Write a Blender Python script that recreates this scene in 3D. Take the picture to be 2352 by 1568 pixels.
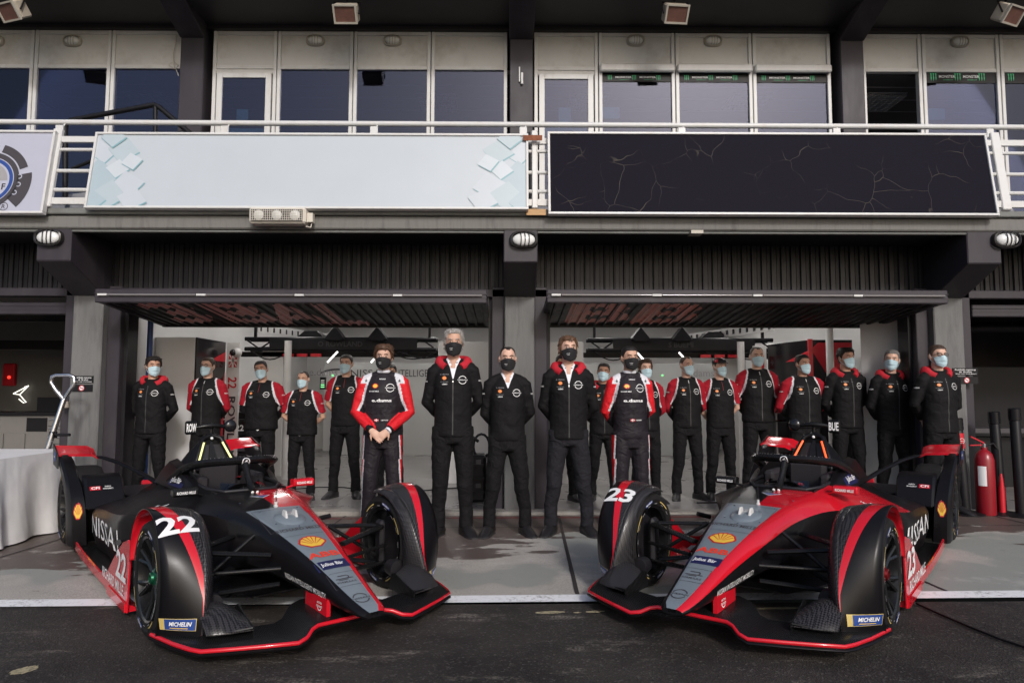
import bpy, bmesh, math, random
from mathutils import Vector, Matrix, noise
from mathutils.bvhtree import BVHTree
R=math.radians
for o in list(bpy.data.objects): bpy.data.objects.remove(o)
scene=bpy.context.scene; COL=scene.collection
random.seed(7)
# ---------------------------------------------------------------- camera
CAM_H=1.394
pitch,yaw,roll=R(4.12),R(-0.3),R(0.12)
FWD=Vector((-math.sin(yaw)*math.cos(pitch),math.cos(yaw)*math.cos(pitch),math.sin(pitch)))
_r=Vector((math.cos(yaw),math.sin(yaw),0)); _u=_r.cross(FWD)
RT=_r*math.cos(roll)+_u*math.sin(roll); UP=-_r*math.sin(roll)+_u*math.cos(roll)
cd=bpy.data.cameras.new('camera'); cam=bpy.data.objects.new('camera',cd); COL.objects.link(cam)
cd.lens=24; cd.sensor_width=36; cd.clip_end=2000; cd.clip_start=.05
cam.matrix_world=Matrix(((RT.x,UP.x,-FWD.x,0),(RT.y,UP.y,-FWD.y,0),(RT.z,UP.z,-FWD.z,CAM_H),(0,0,0,1)))
scene.camera=cam
# ---------------------------------------------------------------- world, sun, exposure
SUN_EL,SUN_AZ=R(30),R(16)      # azimuth: to the right of straight behind the camera
w=bpy.data.worlds.new('World'); scene.world=w; w.use_nodes=True
nt=w.node_tree; nt.nodes.clear()
sky=nt.nodes.new('ShaderNodeTexSky'); sky.sky_type='NISHITA'; sky.sun_disc=False
sky.sun_elevation=SUN_EL; sky.sun_rotation=R(180)-SUN_AZ; sky.air_density=.8; sky.dust_density=3.0; sky.ozone_density=1.5
bg=nt.nodes.new('ShaderNodeBackground'); bg.inputs['Strength'].default_value=.12
wo=nt.nodes.new('ShaderNodeOutputWorld')
nt.links.new(sky.outputs[0],bg.inputs['Color']); nt.links.new(bg.outputs[0],wo.inputs['Surface'])
sd=bpy.data.lights.new('sun','SUN'); sd.energy=1.6; sd.angle=R(8); sd.color=(1,.975,.965)
sun=bpy.data.objects.new('sun',sd); COL.objects.link(sun)
_d=Vector((-math.sin(SUN_AZ)*math.cos(SUN_EL),math.cos(SUN_AZ)*math.cos(SUN_EL),-math.sin(SUN_EL)))
sun.rotation_euler=_d.to_track_quat('-Z','Y').to_euler(); sun.location=(20,-40,20)
vs=scene.view_settings; vs.view_transform='Standard'; vs.look='None'; vs.exposure=0.18; vs.gamma=1; vs.use_curve_mapping=False
scene.render.engine='CYCLES'; scene.cycles.max_bounces=6
# ---------------------------------------------------------------- photo pixel (2352 wide) -> point
FPX=2352*24/36; CAM=Vector((0,0,CAM_H))
def ray(u,v): return FWD*FPX+RT*(u-1176)-UP*(v-784)
def atY(u,v,y): d=ray(u,v); return CAM+d*((y-CAM.y)/d.y)
def atZ(u,v,z=0): d=ray(u,v); return CAM+d*((z-CAM.z)/d.z)
def atX(u,v,x): d=ray(u,v); return CAM+d*((x-CAM.x)/d.x)
def G(x): return .006*x            # cross-fall of the pit lane
# ---------------------------------------------------------------- mesh builder
class MB:
    def __init__(s): s.v=[]; s.f=[]; s.m=[]
    def add(s,vs,fs,m=0):
        b=len(s.v); s.v+=[tuple(p) for p in vs]; s.f+=[tuple(i+b for i in f) for f in fs]; s.m+=[m]*len(fs) if isinstance(m,int) else list(m); return s
    def box(s,c,sz,m=0,rot=None):
        hx,hy,hz=[q/2 for q in sz]; c=Vector(c)
        vs=[Vector((x,y,z)) for x in(-hx,hx) for y in(-hy,hy) for z in(-hz,hz)]
        if rot is not None: vs=[rot@q for q in vs]
        return s.add([q+c for q in vs],[(0,1,3,2),(4,6,7,5),(0,4,5,1),(2,3,7,6),(0,2,6,4),(1,5,7,3)],m)
    def bx(s,x0,x1,y0,y1,z0,z1,m=0): return s.box(((x0+x1)/2,(y0+y1)/2,(z0+z1)/2),(abs(x1-x0),abs(y1-y0),abs(z1-z0)),m)
    def beam(s,p0,p1,w,h,m=0,up=(0,0,1)):
        p0=Vector(p0);p1=Vector(p1);d=(p1-p0); L=d.length; d.normalize(); up=Vector(up)
        if abs(d.dot(up))>.98: up=Vector((0,1,0))
        a=d.cross(up).normalized(); b=a.cross(d); rot=Matrix((a,d,b)).transposed()
        return s.box((p0+p1)/2,(w,L,h),m,rot)
    def loft(s,rings,m=0,closed=True,cap=True):
        n=len(rings[0]); b=len(s.v); fs=[]; ms=[]
        for i in range(len(rings)-1):
            for j in range(n if closed else n-1):
                k=(j+1)%n; fs.append((i*n+j,i*n+k,(i+1)*n+k,(i+1)*n+j)); ms.append(m(i,j) if callable(m) else m)
        if cap and closed:
            fs.append(tuple(range(n-1,-1,-1))); fs.append(tuple((len(rings)-1)*n+j for j in range(n))); mm=m(0,0) if callable(m) else m; ms+=[mm,mm]
        return s.add([p for r in rings for p in r],fs,ms)
    def tube(s,pts,r,n=8,m=0,flat=None,cap=True):
        pts=[Vector(p) for p in pts]; rings=[]; prev=None
        rr=r if isinstance(r,(list,tuple)) else [r]*len(pts)
        for i,p in enumerate(pts):
            d=(pts[min(i+1,len(pts)-1)]-pts[max(i-1,0)])
            if d.length<1e-9: d=Vector((0,0,1))
            d.normalize()
            if prev is None:
                up=Vector((0,0,1)) if abs(d.z)<.9 else Vector((0,1,0)); a=d.cross(up).normalized()
            else: a=(prev-d*prev.dot(d)).normalized()
            prev=a; b=d.cross(a)
            ra,rb=(rr[i],rr[i]) if not isinstance(rr[i],(tuple,list)) else rr[i]
            if flat: rb*=flat
            rings.append([p+a*(ra*math.cos(t))+b*(rb*math.sin(t)) for t in [2*math.pi*k/n for k in range(n)]])
        return s.loft(rings,m,True,cap)
    def ell(s,c,r,n=12,k=8,m=0,rot=None):
        c=Vector(c); rings=[]
        for i in range(k+1):
            t=math.pi*i/k; zz=-math.cos(t); q=max(math.sin(t),.02); ring=[]
            for j in range(n):
                a=2*math.pi*j/n; p=Vector((r[0]*q*math.cos(a),r[1]*q*math.sin(a),r[2]*zz))
                if rot is not None: p=rot@p
                ring.append(c+p)
            rings.append(ring)
        return s.loft(rings,m)
    def lathe(s,prof,c=(0,0,0),axis='Z',n=24,m=0,cap=False):
        c=Vector(c); rings=[]
        for (r,h) in prof:
            ring=[]
            for j in range(n):
                a=2*math.pi*j/n; x,y=r*math.cos(a),r*math.sin(a)
                p={'Z':(x,y,h),'X':(h,x,y),'Y':(y,h,x)}[axis]; ring.append(c+Vector(p))
            rings.append(ring)
        return s.loft(rings,m,True,cap)
    def grid(s,P,nu,nv,m=0):
        vs=[P(i/nu,j/nv) for i in range(nu+1) for j in range(nv+1)]
        fs=[(i*(nv+1)+j,(i+1)*(nv+1)+j,(i+1)*(nv+1)+j+1,i*(nv+1)+j+1) for i in range(nu) for j in range(nv)]
        return s.add(vs,fs,[m((i+.5)/nu,(j+.5)/nv) for i in range(nu) for j in range(nv)] if callable(m) else m)
    def prism(s,poly,h0,h1,axis='Z',m=0):
        f={'Z':lambda a,b,h:(a,b,h),'Y':lambda a,b,h:(a,h,b),'X':lambda a,b,h:(h,a,b)}[axis]
        n=len(poly); vs=[f(a,b,h0) for a,b in poly]+[f(a,b,h1) for a,b in poly]
        return s.add(vs,[tuple(range(n-1,-1,-1)),tuple(range(n,2*n))]+[(i,(i+1)%n,n+(i+1)%n,n+i) for i in range(n)],m)
    def mesh(s,name,smooth=None,bevel=0,off=None,recalc=True):
        me=bpy.data.meshes.new(name); vs=s.v if off is None else [(a-off[0],b-off[1],c-off[2]) for a,b,c in s.v]
        me.from_pydata(vs,[],s.f); me.polygons.foreach_set('material_index',s.m)
        if bevel or recalc:
            bm=bmesh.new(); bm.from_mesh(me)
            if recalc: bmesh.ops.recalc_face_normals(bm,faces=bm.faces)
            if bevel:
                es=[e for e in bm.edges if len(e.link_faces)==2 and e.calc_face_angle(0)>.6]
                bmesh.ops.bevel(bm,geom=es,offset=bevel,segments=1,affect='EDGES',clamp_overlap=True)
            bm.to_mesh(me); bm.free()
        if smooth is not None:
            me.polygons.foreach_set('use_smooth',[True]*len(me.polygons)); me.set_sharp_from_angle(angle=R(smooth))
        me.update(); return me
    def build(s,name,mats,parent=None,smooth=None,bevel=0,world=False,recalc=True):
        off=parent.location if (world and parent is not None) else None
        return link(name,s.mesh(name,smooth,bevel,off,recalc),mats,parent)
def link(name,me,mats,parent=None):
    if mats is not None:
        if not me.materials:
            for q in (mats if isinstance(mats,(list,tuple)) else [mats]): me.materials.append(q)
        else: me.materials[0]=mats[0] if isinstance(mats,(list,tuple)) else mats
    o=bpy.data.objects.new(name,me); COL.objects.link(o); o.parent=parent; return o
def thing(name,label,cat,loc=(0,0,0),rz=0,group=None,scale=None):
    o=bpy.data.objects.new(name,None); COL.objects.link(o); o.location=loc; o.rotation_euler=(0,0,rz); o.empty_display_size=.2
    if scale: o.scale=scale
    return tag(o,label,cat,group)
def tag(o,label,cat,group=None):
    o['label']=label; o['category']=cat
    if group: o['group']=group
    return o
def struct(o): o['kind']='structure'; return o
def copy_tree(o,parent=None):
    c=o.copy(); COL.objects.link(c); c.parent=parent
    for ch in list(o.children): copy_tree(ch,c)
    return c
# ---------------------------------------------------------------- materials
def mat(name,col,rough=.5,metal=0,var=.0,vscale=6,bump=0,bscale=60,rvar=0,emit=None,estr=0,coat=0,spec=.5,stretch=None,dirt=None,dscale=3,damt=0,sheen=0,alpha=1,trans=0):
    m=bpy.data.materials.new(name); m.use_nodes=True; n=m.node_tree; b=n.nodes['Principled BSDF']; L=n.links.new
    b.inputs['Base Color'].default_value=(*col,1); b.inputs['Roughness'].default_value=rough; b.inputs['Metallic'].default_value=metal
    b.inputs['Coat Weight'].default_value=coat; b.inputs['Coat Roughness'].default_value=.06; b.inputs['Specular IOR Level'].default_value=spec
    b.inputs['Sheen Weight'].default_value=sheen; b.inputs['Transmission Weight'].default_value=trans
    if emit: b.inputs['Emission Color'].default_value=(*emit,1); b.inputs['Emission Strength'].default_value=estr
    tc=n.nodes.new('ShaderNodeTexCoord'); mp=n.nodes.new('ShaderNodeMapping'); L(tc.outputs['Object'],mp.inputs[0])
    if stretch: mp.inputs['Scale'].default_value=stretch
    out=None
    if var or damt or rvar:
        t=n.nodes.new('ShaderNodeTexNoise'); t.inputs['Scale'].default_value=vscale; t.inputs['Detail'].default_value=6; t.inputs['Roughness'].default_value=.65; L(mp.outputs[0],t.inputs['Vector'])
        mr=n.nodes.new('ShaderNodeMapRange'); mr.inputs[1].default_value=.25; mr.inputs[2].default_value=.75; mr.inputs[3].default_value=1-var; mr.inputs[4].default_value=1+var; L(t.outputs[0],mr.inputs[0])
        mx=n.nodes.new('ShaderNodeMix'); mx.data_type='RGBA'; mx.blend_type='MULTIPLY'; mx.inputs[0].default_value=1; mx.inputs[6].default_value=(*col,1); L(mr.outputs[0],mx.inputs[7]); out=mx.outputs[2]
        if damt:
            t2=n.nodes.new('ShaderNodeTexNoise'); t2.inputs['Scale'].default_value=dscale; t2.inputs['Detail'].default_value=8; t2.inputs['Roughness'].default_value=.7; L(mp.outputs[0],t2.inputs['Vector'])
            cr=n.nodes.new('ShaderNodeValToRGB'); cr.color_ramp.elements[0].position=.5; cr.color_ramp.elements[1].position=.68; L(t2.outputs[0],cr.inputs[0])
            ml=n.nodes.new('ShaderNodeMath'); ml.operation='MULTIPLY'; ml.inputs[1].default_value=damt; L(cr.outputs[0],ml.inputs[0])
            m2=n.nodes.new('ShaderNodeMix'); m2.data_type='RGBA'; m2.inputs[7].default_value=(*dirt,1); L(ml.outputs[0],m2.inputs[0]); L(out,m2.inputs[6]); out=m2.outputs[2]
        L(out,b.inputs['Base Color'])
        if rvar:
            r2=n.nodes.new('ShaderNodeMapRange'); r2.inputs[1].default_value=.3; r2.inputs[2].default_value=.7; r2.inputs[3].default_value=rough-rvar; r2.inputs[4].default_value=rough+rvar; L(t.outputs[0],r2.inputs[0]); L(r2.outputs[0],b.inputs['Roughness'])
    if bump:
        t3=n.nodes.new('ShaderNodeTexNoise'); t3.inputs['Scale'].default_value=bscale; t3.inputs['Detail'].default_value=5; L(mp.outputs[0],t3.inputs['Vector'])
        bp=n.nodes.new('ShaderNodeBump'); bp.inputs['Strength'].default_value=bump; bp.inputs['Distance'].default_value=.01; L(t3.outputs[0],bp.inputs['Height']); L(bp.outputs[0],b.inputs['Normal'])
    return m
M={}
M['paint_dark']=mat('dark_paint',(.034,.029,.036),.5,spec=.35,var=.18,vscale=5,rvar=.1,bump=.06,bscale=90,dirt=(.07,.062,.066),damt=.35,dscale=2.2,stretch=(1,1,.35))
M['panel_dark']=mat('dark_sheet',(.0105,.0095,.0115),.46,var=.15,vscale=4,rvar=.08,spec=.3,dirt=(.024,.021,.024),damt=.25,dscale=3)
M['soffit']=mat('soffit_paint',(.020,.018,.020),.5,var=.15)
M['concrete']=mat('concrete',(.135,.135,.132),.75,var=.22,vscale=4,bump=.15,bscale=70,dirt=(.065,.06,.066),damt=.8,dscale=3.5,stretch=(1.6,1.6,.25))
M['fascia']=mat('fascia_concrete',(.17,.166,.155),.8,var=.25,vscale=5,bump=.12,dirt=(.075,.07,.068),damt=.8,dscale=5,stretch=(1.5,1.5,.18))
M['ledge']=mat('ledge_grey',(.16,.165,.155),.7,var=.15,vscale=3,dirt=(.09,.085,.08),damt=.5,dscale=2)
M['white_paint']=mat('white_paint',(.60,.60,.59),.4,var=.06,vscale=4,dirt=(.36,.30,.24),damt=.3,dscale=4)
M['cream']=mat('cream_panel',(.56,.555,.535),.5,var=.07,vscale=2,dirt=(.30,.27,.23),damt=.45,dscale=1.6)
M['frame_white']=mat('window_frame',(.60,.60,.59),.42,var=.07,dirt=(.33,.29,.25),damt=.4,dscale=3,stretch=(1,1,.4))
M['wall_white']=mat('wall_white',(.60,.59,.58),.35,var=.04,vscale=1.5,rvar=.05)
M['wall_grey']=mat('banner_grey',(.42,.42,.41),.4,var=.05,vscale=1.2)
M['ceil']=mat('ceiling_sheet',(.45,.43,.42),.6,var=.1)
M['black']=mat('black_plastic',(.010,.0095,.011),.45,spec=.22,var=.2,vscale=9)
M['black_gloss']=mat('black_gloss',(.010,.010,.012),.15)
M['steel']=mat('steel',(.62,.62,.64),.22,metal=1,var=.08,vscale=12)
M['alu']=mat('aluminium',(.45,.45,.46),.35,metal=1,var=.08)
M['chrome']=mat('chrome',(.8,.8,.82),.1,metal=1)
M['red_flat']=mat('red_flat',(.50,.010,.022),.4,var=.05)
M['white_flat']=mat('white_print',(.78,.78,.78),.45)
M['grey_flat']=mat('grey_print',(.30,.29,.30),.5)
M['dark_flat']=mat('dark_print',(.045,.04,.045),.5)
M['navy']=mat('navy_print',(.012,.014,.07),.4)
M['blue_flat']=mat('blue_print',(.02,.06,.25),.4)
M['yellow']=mat('yellow_print',(.78,.50,.06),.4)
M['gold']=mat('gold_print',(.55,.42,.14),.4)
M['orange_red']=mat('orange_red_print',(.75,.045,.02),.4)
M['teal']=mat('teal_paper',(.10,.34,.36),.6)
M['green']=mat('green_print',(.03,.40,.16),.5)
M['wood']=mat('wood',(.45,.27,.12),.6,var=.2,stretch=(1,6,6))
M['brown']=mat('brown_edge',(.10,.035,.022),.5,var=.2)
M['rust']=mat('rust',(.22,.07,.03),.8,var=.4,vscale=20)
M['lamp_glass']=mat('lamp_glass',(.72,.73,.72),.25,var=.05)
M['lamp_dirty']=mat('lamp_dirty',(.13,.065,.05),.35,var=.3,vscale=9)
M['lamp_body']=mat('lamp_body',(.42,.37,.30),.55,var=.15,vscale=9)
M['cage']=mat('lamp_ring',(.43,.40,.34),.5,var=.1)
M['cloth_white']=mat('white_cloth',(.72,.71,.71),.85,var=.05,bump=.2,bscale=12)
M['led']=mat('led_tube',(1,1,1),.4,emit=(1,.98,.95),estr=3)
M['trof']=mat('louvre_metal',(.75,.78,.80),.25,metal=.8)
M['purple_screen']=mat('purple_screen',(.05,.03,.3),.3,emit=(.12,.08,.5),estr=.8)
M['green_led']=mat('green_led',(.1,.5,.2),.3,emit=(.3,.9,.35),estr=1)
M['red_lamp']=mat('red_lamp',(.6,.02,.02),.3,emit=(1,.05,.03),estr=1.5)
M['neon']=mat('neon_white',(1,1,1),.4,emit=(1,.97,.85),estr=1.3)
# ---------------------------------------------------------------- text, logos, decals (2-D triangle soups: list of verts, faces)
_tc={}
def text2d(body,size=1,bold=0,shear=0,width=None,sx=1,align='CENTER'):
    key=(body,bold,shear,align)
    if key not in _tc:
        c=bpy.data.curves.new('t','FONT'); c.body=body; c.align_x=align; c.align_y='CENTER'; c.resolution_u=2; c.offset=bold; c.shear=shear; c.size=1
        o=bpy.data.objects.new('t',c); COL.objects.link(o); dg=bpy.context.evaluated_depsgraph_get(); me=bpy.data.meshes.new_from_object(o.evaluated_get(dg))
        v=[(q.co.x,q.co.y) for q in me.vertices]; f=[tuple(p.vertices) for p in me.polygons]
        bpy.data.objects.remove(o); bpy.data.curves.remove(c); bpy.data.meshes.remove(me)
        xs=[p[0] for p in v]; ys=[p[1] for p in v]; cx=(min(xs)+max(xs))/2 if align=='CENTER' else min(xs); cy=(min(ys)+max(ys))/2
        _tc[key]=([(a-cx,b-cy) for a,b in v],f,max(xs)-min(xs),max(ys)-min(ys))
    v,f,wd,ht=_tc[key]; k=size/ht; kx=k*sx
    if width: kx=width/wd
    return [(a*kx,b*k) for a,b in v],f
def shift(s,dx,dy,rot=0):
    c,q=math.cos(rot),math.sin(rot); return [(a*c-b*q+dx,a*q+b*c+dy) for a,b in s[0]],s[1]
def merge(*ss):
    v=[];f=[]
    for s in ss:
        b=len(v); v+=s[0]; f+=[tuple(i+b for i in q) for q in s[1]]
    return v,f
def poly2d(p): return list(p),[tuple(range(len(p)))]
def rect2d(w,h,cx=0,cy=0): return poly2d([(cx-w/2,cy-h/2),(cx+w/2,cy-h/2),(cx+w/2,cy+h/2),(cx-w/2,cy+h/2)])
def arc2d(r0,r1,a0,a1,n=18,cx=0,cy=0):
    v=[];f=[]
    for i in range(n+1):
        a=R(a0+(a1-a0)*i/n); v+=[(cx+r0*math.cos(a),cy+r0*math.sin(a)),(cx+r1*math.cos(a),cy+r1*math.sin(a))]
    return v,[(2*i,2*i+1,2*i+3,2*i+2) for i in range(n)]
def frame2d(w,h,t): return merge(rect2d(w,t,0,h/2-t/2),rect2d(w,t,0,-h/2+t/2),rect2d(t,h-2*t,-w/2+t/2,0),rect2d(t,h-2*t,w/2-t/2,0))
def roundel2d(r): return merge(arc2d(r*.86,r,18,162),arc2d(r*.86,r,198,342),text2d('NISSAN',r*.30,.01,width=r*2.3))
def pecten2d(r,part):
    # fan-shaped scallop with a small foot; part: 'edge','fill','ray'
    k={'edge':1.0,'fill':.86,'ray':.86}[part]; pts=[]
    n=7
    if part=='ray':
        out=[]
        for i in range(1,n):
            a=R(12+156*i/n); d=(math.cos(a),math.sin(a)); t=(-d[1],d[0]); w=.028*r
            p0=(0+d[0]*.18*r,-.52*r+d[1]*.18*r); p1=(d[0]*r*.98*k*1.02,-.52*r+d[1]*r*1.32*k)
            out.append(poly2d([(p0[0]-t[0]*w*.5,p0[1]-t[1]*w*.5),(p0[0]+t[0]*w*.5,p0[1]+t[1]*w*.5),(p1[0]+t[0]*w*1.5,p1[1]+t[1]*w*1.5),(p1[0]-t[0]*w*1.5,p1[1]-t[1]*w*1.5)]))
        return merge(*out)
    for i in range(57):
        u=i/56; a=R(2+176*u); sc=1-.05*abs(math.cos(u*n*math.pi))**3
        pts.append((math.cos(a)*r*1.04*k*sc,-.30*r+(math.sin(a)*r*1.08*k*sc)))
    pts+=[(-.52*r*k,-.66*r*k-.06*r),(-.40*r*k,-.86*r*k),(.40*r*k,-.86*r*k),(.52*r*k,-.66*r*k-.06*r)]
    b=(0,-.2*r); v=[b]+pts; return v,[(0,i,i+1) for i in range(1,len(pts))]+[(0,len(pts),1)]
def decal(name,s2,m,parent,o,u,v,bvh=None,lift=.0015,step=None,world=False,reach=.25,maxmove=.3):
    """flat print: 2-D soup laid in the frame (o,u,v) and, with bvh, wrapped on to that surface"""
    o,u,v=Vector(o),Vector(u).normalized(),Vector(v).normalized(); n=u.cross(v).normalized()
    bm=bmesh.new(); vv=[bm.verts.new((a,b,0)) for a,b in s2[0]]
    for f in s2[1]:
        try: bm.faces.new([vv[i] for i in f])
        except ValueError: pass
    if step:
        xs=[p[0] for p in s2[0]]; ys=[p[1] for p in s2[0]]
        for ax,lo,hi in((0,min(xs),max(xs)),(1,min(ys),max(ys))):
            t=lo+step
            while t<hi:
                pl=[0,0,0]; pl[ax]=t; no=[0,0,0]; no[ax]=1
                bmesh.ops.bisect_plane(bm,geom=bm.verts[:]+bm.edges[:]+bm.faces[:],plane_co=pl,plane_no=no); t+=step
    for q in bm.verts:
        p=o+u*q.co.x+v*q.co.y
        if bvh is not None:
            hit,nn,_,_=bvh.ray_cast(p+n*reach,-n,reach+maxmove)
            if hit is not None: p=hit+(nn if nn.dot(n)>0 else -nn)*lift
            else:
                hit,nn,_,_=bvh.find_nearest(p)
                if hit is not None and (hit-p).length<maxmove: p=hit+(nn if nn.dot(n)>0 else -nn)*lift
        else: p=p+n*lift
        q.co=p
    me=bpy.data.meshes.new(name)
    if world and parent is not None: 
        for q in bm.verts: q.co-=parent.location
    bm.to_mesh(me); bm.free(); return link(name,me,m,parent)
def bvh_of(*obs):
    vs=[];fs=[]
    for o in obs:
        me=o.data if hasattr(o,'data') else o; b=len(vs); vs+=[q.co.copy() for q in me.vertices]; fs+=[[i+b for i in p.vertices] for p in me.polygons]
    return BVHTree.FromPolygons(vs,fs)
# ================================================================ GROUND
def ground_mats():
    # concrete apron with broom lines, a wet brown stain with its own shape, darker damp green patch
    m=bpy.data.materials.new('apron_concrete'); m.use_nodes=True; n=m.node_tree; b=n.nodes['Principled BSDF']; L=n.links.new
    tc=n.nodes.new('ShaderNodeTexCoord'); sep=n.nodes.new('ShaderNodeSeparateXYZ'); L(tc.outputs['Object'],sep.inputs[0])
    def noise_(sc,det=6,rough=.6,vec=None):
        t=n.nodes.new('ShaderNodeTexNoise'); t.inputs['Scale'].default_value=sc; t.inputs['Detail'].default_value=det; t.inputs['Roughness'].default_value=rough; L(vec or tc.outputs['Object'],t.inputs['Vector']); return t.outputs[0]
    def math_(op,a,c):
        t=n.nodes.new('ShaderNodeMath'); t.operation=op
        for i,q in enumerate((a,c)):
            if isinstance(q,(int,float)): t.inputs[i].default_value=q
            else: L(q,t.inputs[i])
        return t.outputs[0]
    def rng(x,a,c,lo=0,hi=1):
        t=n.nodes.new('ShaderNodeMapRange'); L(x,t.inputs[0]); t.inputs[1].default_value=a; t.inputs[2].default_value=c; t.inputs[3].default_value=lo; t.inputs[4].default_value=hi; return t.outputs[0]
    def mix(f,a,c):
        t=n.nodes.new('ShaderNodeMix'); t.data_type='RGBA'; L(f,t.inputs[0])
        for i,q in((6,a),(7,c)):
            if isinstance(q,tuple): t.inputs[i].default_value=(*q,1)
            else: L(q,t.inputs[i])
        return t.outputs[2]
    mp=n.nodes.new('ShaderNodeMapping'); mp.inputs['Scale'].default_value=(.35,.9,1); L(tc.outputs['Object'],mp.inputs[0])
    fine=noise_(140,4); med=noise_(2.2,8)
    base=mix(rng(med,.3,.7),(.38,.35,.31),(.48,.44,.39)); base=mix(rng(fine,.45,.62),base,(.26,.25,.235))
    gr=noise_(.9,3,.5); base=mix(rng(gr,.47,.52,0,.75),base,(.235,.25,.23)); sp=noise_(9,6,.7); base=mix(rng(sp,.62,.70,0,.6),base,(.16,.15,.14)); sp2=noise_(1.1,8,.7); base=mix(rng(sp2,.56,.66,0,.45),base,(.50,.48,.45))
    # wet stain: y beyond a wandering edge
    edge=math_('ADD',sep.outputs[1],math_('ADD',math_('MULTIPLY',math_('SUBTRACT',noise_(2.0,2,.5,mp.outputs[0]),.5),3.2),math_('MULTIPLY',math_('SUBTRACT',noise_(6.0,7,.65,mp.outputs[0]),.5),1.3)))
    edge=math_('SUBTRACT',edge,math_('MULTIPLY',math_('MINIMUM',math_('MAXIMUM',sep.outputs[0],-1.1),.7),.55))
    wet=rng(edge,6.12,6.18)
    brk=rng(noise_(3.2,6,.7),.60,.66,1,.25); wet=math_('MULTIPLY',wet,brk)
    col=mix(wet,base,(.10,.078,.068))
    L(col,b.inputs['Base Color']); L(rng(wet,0,1,.85,.5),b.inputs['Roughness'])
    bp=n.nodes.new('ShaderNodeBump'); bp.inputs['Strength'].default_value=.35; bp.inputs['Distance'].default_value=.004; L(fine,bp.inputs['Height']); L(bp.outputs[0],b.inputs['Normal'])
    # asphalt
    a=bpy.data.materials.new('asphalt'); a.use_nodes=True; n=a.node_tree; b=n.nodes['Principled BSDF']; L=n.links.new
    tc=n.nodes.new('ShaderNodeTexCoord')
    v=n.nodes.new('ShaderNodeTexVoronoi'); v.inputs['Scale'].default_value=95; L(tc.outputs['Object'],v.inputs['Vector'])
    med=noise_(1.6,7,.65); fine=noise_(60,4); 
    mp=n.nodes.new('ShaderNodeMapping'); mp.inputs['Scale'].default_value=(.5,1.5,1); L(tc.outputs['Object'],mp.inputs[0])
    pat=noise_(2.4,9,.72,mp.outputs[0])
    col=mix(rng(med,.35,.68),(.016,.0128,.011),(.036,.0288,.0245))
    wn=n.nodes.new('ShaderNodeTexWhiteNoise'); L(v.outputs['Position'],wn.inputs[0])
    col=mix(rng(wn.outputs[0],.86,1.0,0,.6),col,(.11,.10,.09))
    col=mix(math_('MULTIPLY',rng(pat,.57,.66),rng(fine,.38,.58)),col,(.17,.15,.125))
    L(col,b.inputs['Base Color']); L(rng(med,.3,.7,.6,.85),b.inputs['Roughness'])
    bp=n.nodes.new('ShaderNodeBump'); bp.inputs['Strength'].default_value=.7; bp.inputs['Distance'].default_value=.006; L(v.outputs['Distance'],bp.inputs['Height']); L(bp.outputs[0],b.inputs['Normal'])
    # worn white line
    l=bpy.data.materials.new('line_paint'); l.use_nodes=True; n=l.node_tree; b=n.nodes['Principled BSDF']; L=n.links.new; tc=n.nodes.new('ShaderNodeTexCoord')
    f=noise_(30,8,.75); g=noise_(3,5); s=math_('ADD',f,math_('MULTIPLY',g,.35))
    col=mix(rng(s,.70,.84),(.80,.81,.82),(.36,.35,.34)); L(col,b.inputs['Base Color']); b.inputs['Roughness'].default_value=.7
    return m,a,l
MA,MASPH,MLINE=ground_mats()
def sheet(name,x0,x1,yl0,yr0,yl1,yr1,z,m,nx=2):
    b=MB(); vs=[]
    b.add([(x0,yl0,G(x0)+z),(x1,yr0,G(x1)+z),(x1,yr1,G(x1)+z),(x0,yl1,G(x0)+z)],[(0,1,2,3)]); o=b.build(name,m,recalc=False); return o
lineL,lineR=atZ(0,1394,G(-3.3)),atZ(2352,1372,G(3.5)); sl=(lineR.y-lineL.y)/(lineR.x-lineL.x)
ly=lambda x: lineL.y+sl*(x-lineL.x)
lw=.155
struct(sheet('pit_lane',-120,120,-220,-220,ly(-120) if False else 4.6,4.6,-.004,MASPH))
ap=MB(); ap.add([(-60,ly(-60)+.05,G(-60)),(60,ly(60)+.05,G(60)),(60,7.9,G(60)),(-60,7.9,G(-60))],[(0,1,2,3)])
# expansion joints are real grooves: separate slabs of concrete
o=struct(ap.build('apron_pavement',MA,recalc=False))
b=MB(); b.add([(-60,ly(-60),G(-60)+.004),(60,ly(60),G(60)+.004),(60,ly(60)+lw,G(60)+.004),(-60,ly(-60)+lw,G(-60)+.004)],[(0,1,2,3)]); struct(b.build('painted_line',MLINE,recalc=False))
# asphalt fills up to the line
# joints with dark sealant
def strip(name,p0,p1,w,z,m,n=1):
    d=Vector((p1[0]-p0[0],p1[1]-p0[1],0)).normalized(); t=Vector((-d.y,d.x,0))*w/2; vs=[]
    pts=[]
    N=max(2,int((Vector(p1[:2])-Vector(p0[:2])).length/.12))
    b=MB(); top=[];bot=[]
    for i in range(N+1):
        k=i/N; x=p0[0]+(p1[0]-p0[0])*k; y=p0[1]+(p1[1]-p0[1])*k; j=.25*w*(noise.noise((x*6,y*6,w))); top.append((x+t.x*(1+j/w),y+t.y*(1+j/w),G(x)+z)); bot.append((x-t.x*(1-j/w),y-t.y*(1-j/w),G(x)+z))
    b.add(top+bot,[(i,i+1,N+2+i,N+1+i) for i in range(N)]); return b.build(name,m,recalc=False)
M['sealant']=mat('sealant',(.035,.028,.027),.7,var=.3,vscale=30)
pj0,pj1=atZ(1283,1185),atZ(1326,1366)
struct(strip('pavement_joint',(pj0.x,pj0.y,0),(pj1.x,pj1.y,0),.03,.004,M['sealant']))
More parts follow.
